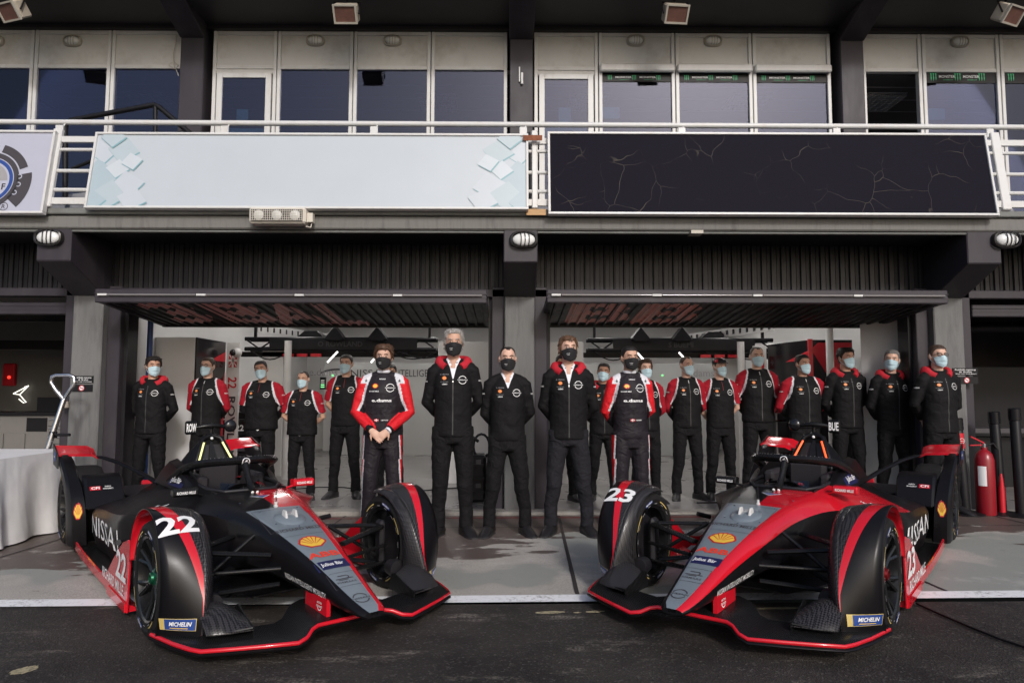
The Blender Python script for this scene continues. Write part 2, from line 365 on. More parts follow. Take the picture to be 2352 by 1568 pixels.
for k in(-2,-1,1,2): struct(strip('pavement_joint',(pj0.x+k*2.37,8.2,0),(pj0.x+k*2.37+.1*k,ly(pj0.x+k*2.37)+lw,0),.022,.004,M['sealant']))
struct(strip('pavement_joint',(-9,7.15,0),(9,7.05,0),.012,.004,M['sealant']))
M['yellow_worn']=mat('worn_yellow_paint',(.36,.31,.19),.8,var=.3,vscale=40,dirt=(.05,.045,.04),damt=.9,dscale=30)
def fleck(u0,u1,v,w,m):
    a,c=atZ(u0,v),atZ(u1,v); cx,cy,hl=(a.x+c.x)/2,(a.y+c.y)/2,abs(c.x-a.x)/2; pts=[]
    for k in range(40):
        t=2*math.pi*k/40; q=1+.45*noise.noise((math.cos(t)*2+u0,math.sin(t)*2,v*.1))+.35*noise.noise((k*.9,u0*.1,1)); pts.append((cx+hl*math.cos(t)*min(1,.8+.2*q),cy+w*math.sin(t)*q+.3*w*math.cos(t)))
    b=MB(); b.add([(x,y,G(x)-.002) for x,y in pts],[tuple(range(40))]); struct(b.build('paint_fleck',m,recalc=False))
for q in((1228,1300,1405,.022,M['yellow_worn']),(1316,1336,1406,.012,M['yellow_worn']),(1345,1390,1404,.018,M['yellow_worn']),(1738,1835,1399,.02,M['yellow_worn']),(1342,1410,1448,.014,M['sealant']),(30,80,1530,.05,M['yellow_worn'])): fleck(*q)
# threshold of the garages, worn red paint line in front of it
M['red_worn']=mat('worn_red_line',(.17,.03,.03),.7,var=.3,vscale=8,dirt=(.12,.09,.08),damt=.9,dscale=7)
struct(strip('red_floor_line',(-9,7.62,0),(9,7.62,0),.07,.004,M['red_worn']))
M['garage_floor']=mat('garage_floor',(.21,.20,.195),.30,var=.05,vscale=1.0,rvar=.06,dirt=(.14,.13,.125),damt=.12,dscale=1.2)
b=MB(); b.bx(-10.5,11,7.78,8.0,-.2,.035); struct(b.build('threshold_kerb',mat('kerb_concrete',(.30,.28,.25),.8,var=.25,vscale=9,dirt=(.11,.09,.08),damt=.7,dscale=4),bevel=.012))
gf=thing('garage_floor','grey glossy garage floor of square slabs',"floor"); del gf['label'],gf['category']; struct(gf)
for i in range(-9,10):
    for j in range(0,9):
        b=MB(); x0,y0=i*1.1+.1,8.0+j*.95; b.bx(x0,x0+1.094,y0,y0+.944,-.1,.030+random.uniform(-.0012,.0012)); b.build('slab',M['garage_floor'],gf)
b=MB(); b.bx(-10.5,11,8.0,16.6,-.15,.026); b.build('joint_bed',M['sealant'],gf)
# ================================================================ PIT BUILDING
FY=7.95; BY=7.30; UY=10.65
PXS=[(-4.91),(.13),(5.17)]
PX0,PX3=-9.95,10.2
pit=thing('pit_building','two storey pit building with dark painted concrete pillars and raised garage doors','building',(0,FY,0))
def P(mb,name,m,parent=pit,**k): return mb.build(name,m,parent,world=True,**k)
def sub(mb,name,m,parent,**k):
    # sub-part: parent chain sits at pit origin offset
    me=mb.mesh(name,k.get('smooth'),k.get('bevel',0),pit.location); return link(name,me,m,parent)
ZS=3.14
for i,x in enumerate([PX0]+PXS+[PX3]):
    b=MB(); b.bx(x-.175,x+.175,FY,FY+.5,-.1,2.50); P(b,'pillar',M['concrete'],bevel=.012)
    b=MB(); b.bx(x-.178,x+.178,FY-.003,FY+.5,2.50,ZS); 
    c=MB(); c.prism([(BY,ZS),(BY,2.78),(FY-.01,2.49),(FY+.003,2.49),(FY+.003,ZS)],x-.185,x+.185,'X')
    P(b,'pillar_head',M['paint_dark']); P(c,'corbel',M['paint_dark'],bevel=.01)
# steel jambs beside the pillars
for x,s in((PXS[0],1),(PXS[1],-1),(PXS[1],1),(PXS[2],-1),(PXS[0],-1),(PXS[2],1)):
    b=MB(); a0=x+s*.178; b.bx(a0,a0+s*.15,FY+.1,FY+.36,0,2.62); P(b,'door_jamb',M['paint_dark'],bevel=.008)
    b=MB(); b.bx(a0+s*.15,a0+s*.19,FY+.2,FY+.42,0,2.6); P(b,'guide_rail',M['panel_dark'])
# balcony slab
b=MB(); b.bx(-20,20,BY-.02,BY+.20,ZS-.012,3.275); P(b,'balcony_fascia',M['fascia'],bevel=.015)
b=MB(); b.bx(-20,20,BY-.055,BY+.3,3.278,3.345); P(b,'balcony_ledge',M['ledge'],bevel=.01)
b=MB(); b.bx(-20,20,BY+.2,UY+.3,ZS,3.272); P(b,'balcony_slab',M['soffit'])
b=MB(); b.tube([(-14,BY+.02,ZS-.03),(14,BY+.02,ZS-.03)],.013,8); P(b,'drip_pipe',M['ledge'],smooth=40)
b=MB(); b.bx(1.97,2.1,BY-.05,BY+.1,ZS-.05,ZS-.014); P(b,'drain_spout',M['cage'])
b=MB(); b.bx(.19,.40,BY-.085,BY-.058,3.275,3.34); P(b,'timber_block',M['wood'])
# corrugated header: each sheet strip is its own piece
b=MB(); b.bx(-20,20,FY+.18,FY+.22,2.5,ZS); P(b,'header_backing',M['panel_dark'])
pw=.118
def corr(x0,x1,z0,z1,y,par):
    n=int((x1-x0)/pw); base=None
    for k in range(n+1):
        xx=x0+k*pw; w=min(pw,x1-xx)
        if w<.03: continue
        if w<pw-.001 or base is None:
            b=MB(); b.prism([(0,0),(.012,-.02),(.020,-.02),(.028,-.004),(w*.62,-.004),(w*.64,-.013),(w*.68,-.013),(w*.70,-.004),(w,0),(w,.01),(0,.01)],z0,z1,'Z'); me=b.mesh('corrugated_strip'); me.materials.append(M['panel_dark'])
            if w>pw-.001: base=me
        else: me=base
        o=bpy.data.objects.new('corrugated_strip',me); COL.objects.link(o); o.parent=par; o.location=(xx-pit.location.x,y-pit.location.y,0)
BAYS=[(PX0,PXS[0]),(PXS[0],PXS[1]),(PXS[1],PXS[2]),(PXS[2],PX3)]
for i,(a,c) in enumerate(BAYS):
    x0,x1=a+.18,c-.18
    if i==0: x0=-6.4
    if i==3: x1=6.7
    corr(x0,x1,2.60,ZS-.002,FY+.15,pit)
    b=MB(); b.bx(x0,x1,FY+.10,FY+.17,2.50,2.598); P(b,'header_beam',M['paint_dark'],bevel=.008)
# up-and-over doors
M['tube_clear']=mat('light_tube',(.16,.15,.15),.08,spec=1.0)
def gdoor(x0,x1,zf,zb,yf,yb,tubes=True,letters=None):
    d=bpy.data.objects.new('garage_door',None); COL.objects.link(d); d.parent=pit; d.location=(0,0,0)
    b=MB(); b.bx(x0,x1,yf-.03,yf+.05,zf-.005,zf+.145); sub(b,'front_rail',M['paint_dark'],d,bevel=.01)
    b=MB(); b.bx(x0,x1,yf-.034,yf-.02,zf+.05,zf+.062); b.bx(x0,x1,yf-.04,yf-.02,zf+.092,zf+.10); sub(b,'rail_lip',M['paint_dark'],d)
    n=int((x1-x0)/.118)
    sl=(zb-zf)/(yb-yf)
    proto=None
    for k in range(n):
        xx=x0+.03+k*(x1-x0-.06)/n
        if proto is None:
            w=(x1-x0-.06)/n; b=MB(); prof=[(0,.02),(0,0),(w*.55,0),(w*.62,-.022),(w*.86,-.022),(w*.93,0),(w,0),(w,.02)]
            b.loft([[(px,yf+.04,zf+.03+pz) for px,pz in prof],[(px,yb,zb+.03+pz) for px,pz in prof]]); proto=b.mesh('door_strip',off=pit.location); proto.materials.append(M['door_under'])
        o=bpy.data.objects.new('door_strip',proto); COL.objects.link(o); o.parent=d; o.location=(xx,0,0)
    b=MB(); b.loft([[(x,yf+.04,zf+.052),(x,yf+.04,zf+.08),(x,yb,zb+.08),(x,yb,zb+.052)] for x in(x0,x1)]); sub(b,'door_back',M['panel_dark'],d)
    for x in(x0,x1-.05):
        b=MB(); b.loft([[(q,yf+.05,zf),(q,yf+.05,zf+.07),(q,yb,zb+.07),(q,yb,zb)] for q in(x,x+.05)]); sub(b,'side_rail',M['paint_dark'],d)
    b=MB(); b.bx(x0,x1,yb,yb+.06,zb-.01,zb+.07); sub(b,'rear_rail',M['panel_dark'],d)
    if tubes:
        q=(x1-x0)/4 if x1-x0>3 else 1.05
        k=0
        while x0+.06+k*q<x1-.2:
            a0=x0+.16+k*q; a1=min(a0+q-.12,x1-.05)
            b=MB(); b.tube([(a0,yf-.05,zf+.077),(a1,yf-.05,zf+.077)],.013,8); sub(b,'light_tube',M['tube_clear'],d,smooth=50)
            b=MB(); b.bx(a0-.11,a0-.01,yf-.062,yf-.036,zf+.068,zf+.088); sub(b,'tube_clip',M['white_paint'],d); k+=1
    return d
M['door_under']=mat('door_underside',(.009,.008,.009),.42,var=.2,vscale=6,rvar=.08,spec=.14)
M['pink_paint']=mat('faded_red_letters',(.50,.19,.17),.35,var=.2,vscale=7)
M['orange_paint']=mat('orange_letters',(.62,.11,.05),.35,var=.25,vscale=7)
d1=gdoor(-4.52,-.24,2.35,2.225,7.45,8.9); d2=gdoor(.42,4.83,2.36,2.235,7.45,8.9); gdoor(-9.6,-5.25,2.30,2.36,8.2,9.6,False); gdoor(5.6,9.9,2.30,2.34,8.2,9.6,False)
def door_letters(d,s2,m,x0,x1,depth0,depth1):
    # letters painted across the door strips, lying on the lower crests and in the troughs
    xs=[p[0] for p in s2[0]]; ys=[p[1] for p in s2[0]]; a,c=min(xs),max(xs); e,f=min(ys),max(ys)
    v=[(x0+(p-a)/(c-a)*(x1-x0), depth1+(q-e)/(f-e)*(depth0-depth1)) for p,q in s2[0]]
    bv=[]; fs=[]
    for ch in d.children:
        if ch.name.startswith('door_strip'):
            me=ch.data; b0=len(bv); bv+=[q.co+ch.location+pit.location for q in me.vertices]; fs+=[[i+b0 for i in p.vertices] for p in me.polygons]
    bt=BVHTree.FromPolygons(bv,fs)
    ob=decal('painted_letters',(v,s2[1]),m,d,(0,0,2.1),(1,0,0),(0,1,0),None,0,step=.02)
    for q in ob.data.vertices:
        hit,nn,_,_=bt.ray_cast(Vector((q.co.x,q.co.y,1.9)),Vector((0,0,1)),1)
        q.co=(hit if hit is not None else Vector((q.co.x,q.co.y,2.35)))+Vector((0,0,-.002))-pit.location
bold=lambda t: text2d(t,1,.03)
door_letters(d2,bold('BB'),M['orange_paint'],.72,2.35,7.58,8.75)
door_letters(d1,bold('3B'),M['pink_paint'],-4.2,-2.85,7.58,8.75)
door_letters(d1,bold('AL'),M['pink_paint'],-2.95,-1.8,7.62,8.85)
M['wall_dim']=mat('dim_grey_wall',(.13,.125,.12),.6,var=.15,vscale=1.5)
# inside of the garages
b=MB(); b.bx(-4.80,-4.74,8.42,16.5,0.03,3.05); P(b,'partition_wall',M['wall_white'])
b=MB(); b.bx(5.03,5.09,8.42,16.5,0.03,3.05); P(b,'partition_wall',M['wall_white'])
for x in(-4.835,5.055):
    b=MB(); b.bx(x,x+.07,8.36,8.42,.03,2.4); P(b,'wall_edge',M['brown'])
b=MB(); b.bx(-4.74,5.03,16.1,16.2,.03,3.05); P(b,'back_wall',M['wall_white'])
b=MB(); b.bx(-16,16,8.3,16.6,3.06,3.13); P(b,'ceiling',M['ceil'])
for k in range(24):
    b=MB(); y=9.2+k*.29; b.bx(-4.73,5.02,y,y+.06,3.03,3.058); P(b,'ceiling_rib',M['ceil'])
b=MB(); b.bx(.06,.2,9.2,9.28,.03,3.05); P(b,'partition_post',M['paint_dark'])
b=MB(); b.bx(-10.4,-10.3,8.3,16.5,.03,3.05); P(b,'partition_wall',M['wall_dim'])
b=MB(); b.bx(10.4,10.5,8.3,16.5,.03,3.05); P(b,'partition_wall',M['paint_dark'])
b=MB(); b.bx(-16,-4.80,13.0,13.1,.03,3.05); P(b,'back_wall',M['wall_dim'])
b=MB(); b.bx(5.09,16,12.0,12.1,.03,3.05); P(b,'back_wall',M['paint_dark'])
M['strip_light']=mat('strip_light',(1,1,1),.5,emit=(1,.97,.94),estr=23)
for gx in(-3.6,-1.3,1.6,3.8):
    for gy in(9.7,11.6,13.6):
        f_=bpy.data.objects.new('ceiling_light',None); COL.objects.link(f_); f_.parent=pit
        b=MB(); b.bx(gx-.09,gx+.09,gy-.62,gy+.62,2.99,3.03); sub(b,'fitting',M['white_paint'],f_); b=MB(); b.bx(gx-.07,gx+.07,gy-.6,gy+.6,2.978,2.988); sub(b,'diffuser',M['strip_light'],f_)
# perforated duct and pipes under the ceiling of the garages
for x0 in(-4.2,):
    b=MB(); b.tube([(-4.62,8.8,.05),(-4.62,8.8,3.05)],.035,10); P(b,'blue_pipe',mat('blue_pipe',(.01,.04,.16),.4),smooth=50)
b=MB(); b.tube([(4.42,9.35,.05),(4.42,9.35,3.05)],.05,10); P(b,'white_pipe',M['wall_white'],smooth=50)
for sx,(xa,xb,ya,yb) in enumerate(((-3.9,-2.6,10.6,14.5),(3.9,2.6,10.0,14.5))):
    b=MB(); b.loft([[(xa,ya,2.28),(xa,ya,2.42),(xa+.02,ya,2.42),(xa+.02,ya,2.28)],[(xb,yb,2.28),(xb,yb,2.42),(xb+.02,yb,2.42),(xb+.02,yb,2.28)]]); du=P(b,'cable_tray',M['wall_white'])
    for k in range(26):
        t=(k+.5)/26; x=xa+(xb-xa)*t; y=ya+(yb-ya)*t; s=-1 if xa>0 else 1
        c=MB(); c.box((x+s*.012 if xa<0 else x-.004,y-.012,2.35),(.012,.07,.075)); sub(c,'slot',M['black'],du)
# ---------------------------------------------------------------- upper storey
def UX(u,v=200): return atY(u,v,UY).x
def UZ(v,u=1176): return atY(u,v,UY).z
zT,zB,zFl=UZ(78),UZ(160),3.275
# glass: tinted pane that mirrors the sky
g=bpy.data.materials.new('tinted_glass'); g.use_nodes=True; n=g.node_tree; n.nodes.clear(); L=n.links.new
oo=n.nodes.new('ShaderNodeOutputMaterial'); mx=n.nodes.new('ShaderNodeMixShader'); tr=n.nodes.new('ShaderNodeBsdfTransparent'); tr.inputs[0].default_value=(.55,.55,.64,1)
gl=n.nodes.new('ShaderNodeBsdfGlossy'); gl.inputs[0].default_value=(.44,.48,.62,1); gl.inputs[1].default_value=.02
fr=n.nodes.new('ShaderNodeFresnel'); fr.inputs[0].default_value=1.55; ad=n.nodes.new('ShaderNodeMath'); ad.operation='ADD'; ad.inputs[1].default_value=.03; L(fr.outputs[0],ad.inputs[0]); L(ad.outputs[0],mx.inputs[0]); L(tr.outputs[0],mx.inputs[1]); L(gl.outputs[0],mx.inputs[2]); L(mx.outputs[0],oo.inputs[0])
M['glass']=g
PL=UY-FY
def window(u0,u1,kind,zbox=False):
    x0,x1=UX(u0),UX(u1); fw=.055
    w=bpy.data.objects.new('door' if kind=='door' else 'window',None); COL.objects.link(w); w.parent=pit
    b=MB()
    for a,c in((x0,x0+fw),(x1-fw,x1)): b.bx(a,c,UY-.05,UY+.05,zFl,zT)
    b.bx(x0+fw,x1-fw,UY-.045,UY+.045,zT-.06,zT); b.bx(x0+fw,x1-fw,UY-.045,UY+.045,zB-.03,zB+.03); b.bx(x0+fw,x1-fw,UY-.045,UY+.045,zFl,zFl+.3 if kind!='door' else zFl+.06)
    sub(b,'frame',M['frame_white'],w,bevel=.006)
    b=MB(); b.bx(x0+fw,x1-fw,UY-.02,UY+.01,zB+.03,zT-.06); sub(b,'upper_panel',M['cream'],w)
    lo=zFl+.3
    if kind=='door':
        b=MB(); zd=zB-.10; f2=.11
        b.bx(x0+fw+.02,x0+fw+f2,UY-.06,UY-.0,zFl+.02,zd); b.bx(x1-fw-f2,x1-fw-.02,UY-.06,UY-.0,zFl+.02,zd); b.bx(x0+fw+f2,x1-fw-f2,UY-.058,UY-.0,zd-.08,zd); b.bx(x0+fw+f2,x1-fw-f2,UY-.058,UY-.0,zFl+.02,zFl+.25); sub(b,'door_leaf',M['frame_white'],w,bevel=.006)
        b=MB(); b.bx(x0+fw,x1-fw,UY-.03,UY+.02,zd,zB-.03); sub(b,'transom_bar',M['cream'],w)
        b=MB(); b.bx(x0+fw+f2,x1-fw-f2,UY-.035,UY-.025,zFl+.25,zd-.08); sub(b,'pane',M['glass'],w)
        b=MB(); b.box((x1-fw-.07,UY-.09,zFl+1.05),(.02,.04,.14)); sub(b,'handle',M['alu'],w)
    elif kind!='open':
        b=MB(); b.bx(x0+fw,x1-fw,UY-.01,UY+.0,lo,zB-.03); sub(b,'pane',M['glass'],w)
        if kind=='box':
            b=MB(); b.bx(x0+.01,x1-.01,UY-.13,UY-.05,zB-.075,zB+.055); sub(b,'shutter_box',M['frame_white'],w,bevel=.02)
    return w
wins=[(-95,78,'win'),(80,255,'win'),(257,423,'win'),(490,636,'door'),(638,811,'win'),(813,989,'win'),(991,1165,'win'),(1227,1373,'door'),(1375,1549,'box'),(1551,1726,'box'),(1728,1906,'box'),(1979,2115,'open'),(2117,2294,'win'),(2296,2460,'win')]
for q in wins: window(*q)
for x in(UX(452),UX(1197),UX(1945)):
    b=MB(); b.bx(x-.185,x+.185,UY-.20,UY+.25,3.27,7.4); P(b,'pillar',M['paint_dark'],bevel=.012)
    b=MB(); zc=UZ(106); b.prism([(UY-.20,zc),(UY-.198,7.45),(9.25,7.45),(9.25,7.40),(UY-1.3,7.30)],x-.195,x+.195,'X'); P(b,'roof_corbel',M['paint_dark'],bevel=.01)
b=MB(); b.bx(-20,20,UY-.12,UY+.3,zT+.0,7.2); P(b,'roof_beam',M['soffit'])
b=MB(); b.bx(-20,20,9.3,UY+8,7.2,7.5); P(b,'roof',M['soffit'])
# rooms behind the glass
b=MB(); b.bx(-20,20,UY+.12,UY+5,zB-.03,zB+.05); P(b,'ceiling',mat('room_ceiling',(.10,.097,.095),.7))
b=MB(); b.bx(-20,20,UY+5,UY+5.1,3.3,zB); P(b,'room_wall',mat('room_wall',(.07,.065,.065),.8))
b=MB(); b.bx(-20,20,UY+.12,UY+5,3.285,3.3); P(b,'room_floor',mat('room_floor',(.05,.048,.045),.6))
for i in range(9):
    b=MB(); y=UY+.5+i*.5; b.bx(-8,9,y,y+.02,zB-.042,zB-.031); P(b,'ceiling_bar',M['grey_flat'])
def troffer(u,v):
    p=atZ(u,v,zB-.05); t=bpy.data.objects.new('ceiling_louvre',None); COL.objects.link(t); t.parent=pit
    b=MB(); b.bx(p.x-.34,p.x+.34,p.y-.34,p.y+.34,zB-.044,zB-.034); sub(b,'tray',M['lamp_glass'],t)
    for k in range(7):
        b=MB(); q=-.33+k*.11; b.bx(p.x+q-.006,p.x+q+.006,p.y-.33,p.y+.33,zB-.09,zB-.046); sub(b,'louvre',M['trof'],t)
    for k in range(5):
        b=MB(); q=-.33+k*.165; b.bx(p.x-.33,p.x+.33,p.y+q-.006,p.y+q+.006,zB-.09,zB-.046); sub(b,'louvre',M['trof'],t)
for u,v in((55,232),(350,232),(1005,236),(1350,234),(1715,234),(2015,234),(2345,240)): troffer(u,v)
def paper(u0,u1,v0,v1):
    b=MB(); p0=atY(u0,v1,UY+.03); p1=atY(u1,v0,UY+.03); b.bx(p0.x,p1.x,UY+.02,UY+.024,p0.z,p1.z); P(b,'paper_notice',M['teal'])
for q in((543,571,252,290),(522,612,296,312),(1283,1311,248,290),(1248,1352,293,312),(1383,1423,247,273),(2128,2169,250,276),(2325,2360,245,310)): paper(*q)
# printed strips inside the right-hand windows
def claw2d(h):
    out=[]
    for i,(dx,l) in enumerate(((-.28,.92),(0,1.0),(.28,.86))):
        x=dx*h; out.append(poly2d([(x-.10*h,.5*h),(x+.09*h,.47*h),(x+.05*h,.1*h),(x+.08*h,-.1*h),(x+.01*h,-.5*h*l),(x-.05*h,-.1*h),(x-.03*h,.1*h)]))
    return merge(*out)
def strip_print(u0,u1,v0,v1,vtxt):
    p0=atY(u0,v1,UY-.0); p1=atY(u1,v0,UY-.0); b=MB(); b.bx(p0.x,p1.x,UY-.022,UY-.018,p0.z,p1.z); s=P(b,'window_strip',M['black'])
    h=(p1.z-p0.z); x=p0.x+.12; k=0
    cz=(p0.z+p1.z)/2
    while x<p1.x-.1:
        for nm,s2,mm in(('claw_mark',claw2d(h*.75),M['green']),):
            o=decal(nm,s2,mm,s,(x,UY-.026,cz),(1,0,0),(0,0,1)); o.data.transform(Matrix.Translation(-pit.location))
        wd=min(.26,p1.x-x-.12)
        if wd>.2:
            o=decal('lettering',text2d('MONSTER',h*.24,.01,width=wd),M['white_flat'],s,(x+.09+wd/2,UY-.026,cz+.01),(1,0,0),(0,0,1)); o.data.transform(Matrix.Translation(-pit.location))
            o=decal('lettering',text2d('ENERGY',h*.10,.0,width=wd*.6),M['green'],s,(x+.11+wd/2,UY-.026,cz-h*.24),(1,0,0),(0,0,1)); o.data.transform(Matrix.Translation(-pit.location))
        x+=.39
for q in((1383,1541,173,189,0),(1559,1718,173,190,0),(1736,1898,174,191,0),(2125,2288,167,192,0),(2303,2352,168,193,0)): strip_print(*q)
# hanging cable on the left panel
pc=[atY(u,v,UY-.06) for u,v in((405,80),(404,100),(398,125),(400,143),(410,150),(402,160),(388,150),(396,143),(408,168),(410,175))]
b=MB(); b.tube(pc,.006,5); P(b,'loose_cable',M['cage'],smooth=60)
b=MB(); 
for a,c,u in((0,0,1196),): 
    p=atY(1196,170,UY-.24); b.tube([(p.x-.02,UY-.22,p.z-.12),(p.x-.02,UY-.22,p.z+.12)],.012,6); b.tube([(p.x+.02,UY-.23,p.z-.16),(p.x+.02,UY-.23,p.z+.02)],.02,6)
P(b,'conduit_stub',M['white_paint'],smooth=50)
# ================================================================ BALCONY RAILING, BOARDS, LAMPS
RY=BY+.04
rail=thing('balcony_railing','white steel balcony railing with round handrail above the fascia boards','railing',(0,RY,3.345))
zH=4.36
def RP(mb,name,m,**k): return mb.build(name,m,rail,world=True,**k)
b=MB(); b.tube([(-20,RY+.10,zH+.016),(-.9,RY+.10,zH),(20,RY+.10,zH-.03)],.03,12); RP(b,'handrail',M['white_paint'],smooth=50)
for u in(130,512,857,1202,1568,1926,2280):
    p=atY(u,296,RY); b=MB(); b.box((p.x,RY+.05,zH-.10),(.085,.03,.10)); b.beam((p.x+.02,RY+.06,zH-.08),(p.x+.03,RY+.10,zH),.02,.012); RP(b,'rail_bracket',M['white_paint'],bevel=.008)
for u in(118,1228,2300):
    p=atY(u,400,RY-.05); b=MB(); b.beam((p.x,RY-.10,3.35),(p.x,RY+.04,zH-.1),.10 if u!=1228 else .06,.05,up=(0,1,0)); RP(b,'rail_post',M['white_paint'],bevel=.008)
for (x0,x1) in((-5.9,-4.05),(.05,.48),(4.9,6.4)):
    for i,(z,r) in enumerate(((4.14,.032),(4.02,.02),(3.77,.022),(3.55,.022),(3.42,.035))):
        yy=RY-.09+.13*(z-3.35)/.85
        b=MB()
        if r>.03: b.bx(x0,x1,yy-.02,yy+.02,z-r,z+r)
        else: b.tube([(x0,yy,z),(x1,yy,z)],r,8)
        RP(b,'rail_bar',M['white_paint'],smooth=40)
p=atY(1228,322,RY); b=MB(); b.bx(p.x-.13,p.x+.08,RY-.07,RY-.065,p.z-.03,p.z+.03); RP(b,'rust_patch',M['rust'])
# grey bundles standing on the balcony behind the open gaps
M['tarp']=mat('grey_tarp',(.25,.25,.26),.7,var=.2,vscale=3,bump=.4,bscale=6)
def tarp(x0,x1,y,h,label):
    b=MB(); b.grid(lambda u,v:(x0+(x1-x0)*u,y+.9*v,3.28+h*min(1,6*min(u,1-u),6*min(v+.02,1.02-v))*(1+.18*noise.noise((u*3,v*3,x0)))),16,10); b.grid(lambda u,v:(x0+(x1-x0)*u,y,3.28+h*.1*v),4,1)
    o=b.build('tarp_bundle',M['tarp'],smooth=60); tag(o,label,'tarp')
tarp(-5.9,-4.1,8.3,.62,'grey tarpaulin bundle on balcony behind black stair handrail')
tarp(.0,1.2,8.4,.55,'grey tarpaulin bundle on balcony between pale board and black board')
tarp(5.0,6.6,8.4,.6,'grey tarpaulin bundle on balcony beside far end of black board')
# black stair handrail on the balcony
st=thing('stair_handrail','black tubular stair handrail standing on the balcony behind pale cube board','handrail',(-5.3,8.3,3.28))
sy=8.3
def sp(u,v,y=sy): return atY(u,v,y)
for nm,pts,r in(('rail_tube',[sp(150,470),sp(150,300),sp(152,283),sp(165,276),sp(355,241),sp(365,246),sp(436,306)],.032),('rail_tube',[sp(165,388),sp(215,368),sp(430,300)],.022),('upright',[sp(357,244),sp(357,480)],.026)):
    b=MB(); b.tube(pts,r,10); b.build(nm,M['black'],st,smooth=50,world=True)
b=MB(); q=sp(1209,250); b.tube([(q.x-.02,8.4,3.3),(q.x-.02,8.4,4.5),(q.x,8.4,4.62),(q.x+.03,8.4,4.64),(q.x+.05,8.4,4.5),(q.x+.05,8.4,3.3)],.02,8); tag(b.build('hoop_handle',M['black'],smooth=50),'narrow black tube hoop on balcony beside the central upper pillar','hoop')
# boards
def board(name,u0t,u1t,u0b,u1b,vt,vb,label,m,yt=RY-.03,yb=BY-.13,slope=0):
    tl,tr_=atY(u0t,vt,yt),atY(u1t,vt+slope,yt); bl,br=atY(u0b,vb,yb),atY(u1b,vb+slope,yb)
    zt=(tl.z+tr_.z)/2; zb=(bl.z+br.z)/2; xl=(tl.x+bl.x)/2; xr=(tr_.x+br.x)/2
    t=thing(name,label,'sign board',((xl+xr)/2,yb,zb)); ang=math.atan2(yt-yb,zt-zb); H=math.hypot(yt-yb,zt-zb); W=xr-xl
    t.rotation_euler=(-ang,0,0)
    b=MB(); b.bx(-W/2,W/2,.0,.03,0,H); pn=b.build('panel',m,t)
    for (x0,x1,z0,z1) in((-W/2-.022,W/2+.022,-.022,.004),(-W/2-.022,W/2+.022,H-.004,H+.022),(-W/2-.022,-W/2+.004,.004,H-.004),(W/2-.004,W/2+.022,.004,H-.004)):
        b=MB(); b.bx(x0,x1,-.02,.05,z0,z1); b.build('frame_bar',M['white_paint'],t,bevel=.004)
    return t,W,H
def grad(name,c0,c1): return mat(name,c0,.35,var=.03)
M['board_pale']=mat('pale_board',(.45,.495,.535),.35,var=.035,vscale=1.2)
M['board_lilac']=mat('lilac_board',(.41,.42,.50),.35,var=.03)
def crack():
    m=bpy.data.materials.new('cracked_black'); m.use_nodes=True; n=m.node_tree; b=n.nodes['Principled BSDF']; L=n.links.new
    tc=n.nodes.new('ShaderNodeTexCoord'); ns=n.nodes.new('ShaderNodeTexNoise'); ns.inputs['Scale'].default_value=2.5; L(tc.outputs['Object'],ns.inputs['Vector'])
    ad=n.nodes.new('ShaderNodeVectorMath'); ad.operation='MULTIPLY_ADD'; ad.inputs[1].default_value=(.25,.25,.25); L(ns.outputs['Color'],ad.inputs[0]); L(tc.outputs['Object'],ad.inputs[2])
    v=n.nodes.new('ShaderNodeTexVoronoi'); v.feature='DISTANCE_TO_EDGE'; v.inputs['Scale'].default_value=2.6; L(ad.outputs[0],v.inputs['Vector'])
    r=n.nodes.new('ShaderNodeMapRange'); r.inputs[1].default_value=.002; r.inputs[2].default_value=.009; r.inputs[3].default_value=1; r.inputs[4].default_value=0; L(v.outputs['Distance'],r.inputs[0])
    n2=n.nodes.new('ShaderNodeTexNoise'); n2.inputs['Scale'].default_value=1.7; n2.inputs['Detail'].default_value=5; L(tc.outputs['Object'],n2.inputs['Vector']); r2=n.nodes.new('ShaderNodeMapRange'); r2.inputs[1].default_value=.48; r2.inputs[2].default_value=.62; L(n2.outputs[0],r2.inputs[0])
    ml=n.nodes.new('ShaderNodeMath'); ml.operation='MULTIPLY'; L(r.outputs[0],ml.inputs[0]); L(r2.outputs[0],ml.inputs[1])
    mx=n.nodes.new('ShaderNodeMix'); mx.data_type='RGBA'; mx.inputs[6].default_value=(.008,.007,.0135,1); mx.inputs[7].default_value=(.075,.066,.055,1); L(ml.outputs[0],mx.inputs[0]); L(mx.outputs[2],b.inputs['Base Color']); b.inputs['Roughness'].default_value=.6; b.inputs['Specular IOR Level'].default_value=.05
    bp=n.nodes.new('ShaderNodeBump'); bp.inputs['Strength'].default_value=.3; bp.inputs['Distance'].default_value=.003; L(ml.outputs[0],bp.inputs['Height']); L(bp.outputs[0],b.inputs['Normal'])
    return m
t1,W1,H1=board('sign_board',222,1209,202,1209,311,476,'pale blue board printed with tumbling white cubes at both ends',M['board_pale'])
t2,W2,H2=board('sign_board',1263,2260,1263,2288,310,490,'long black board with fine cracks in its print and white frame',crack())
t3,W3,H3=board('sign_board',-330,122,-340,98,304,486,'lilac board with part of a dark gear emblem and blue ring',M['board_lilac'])
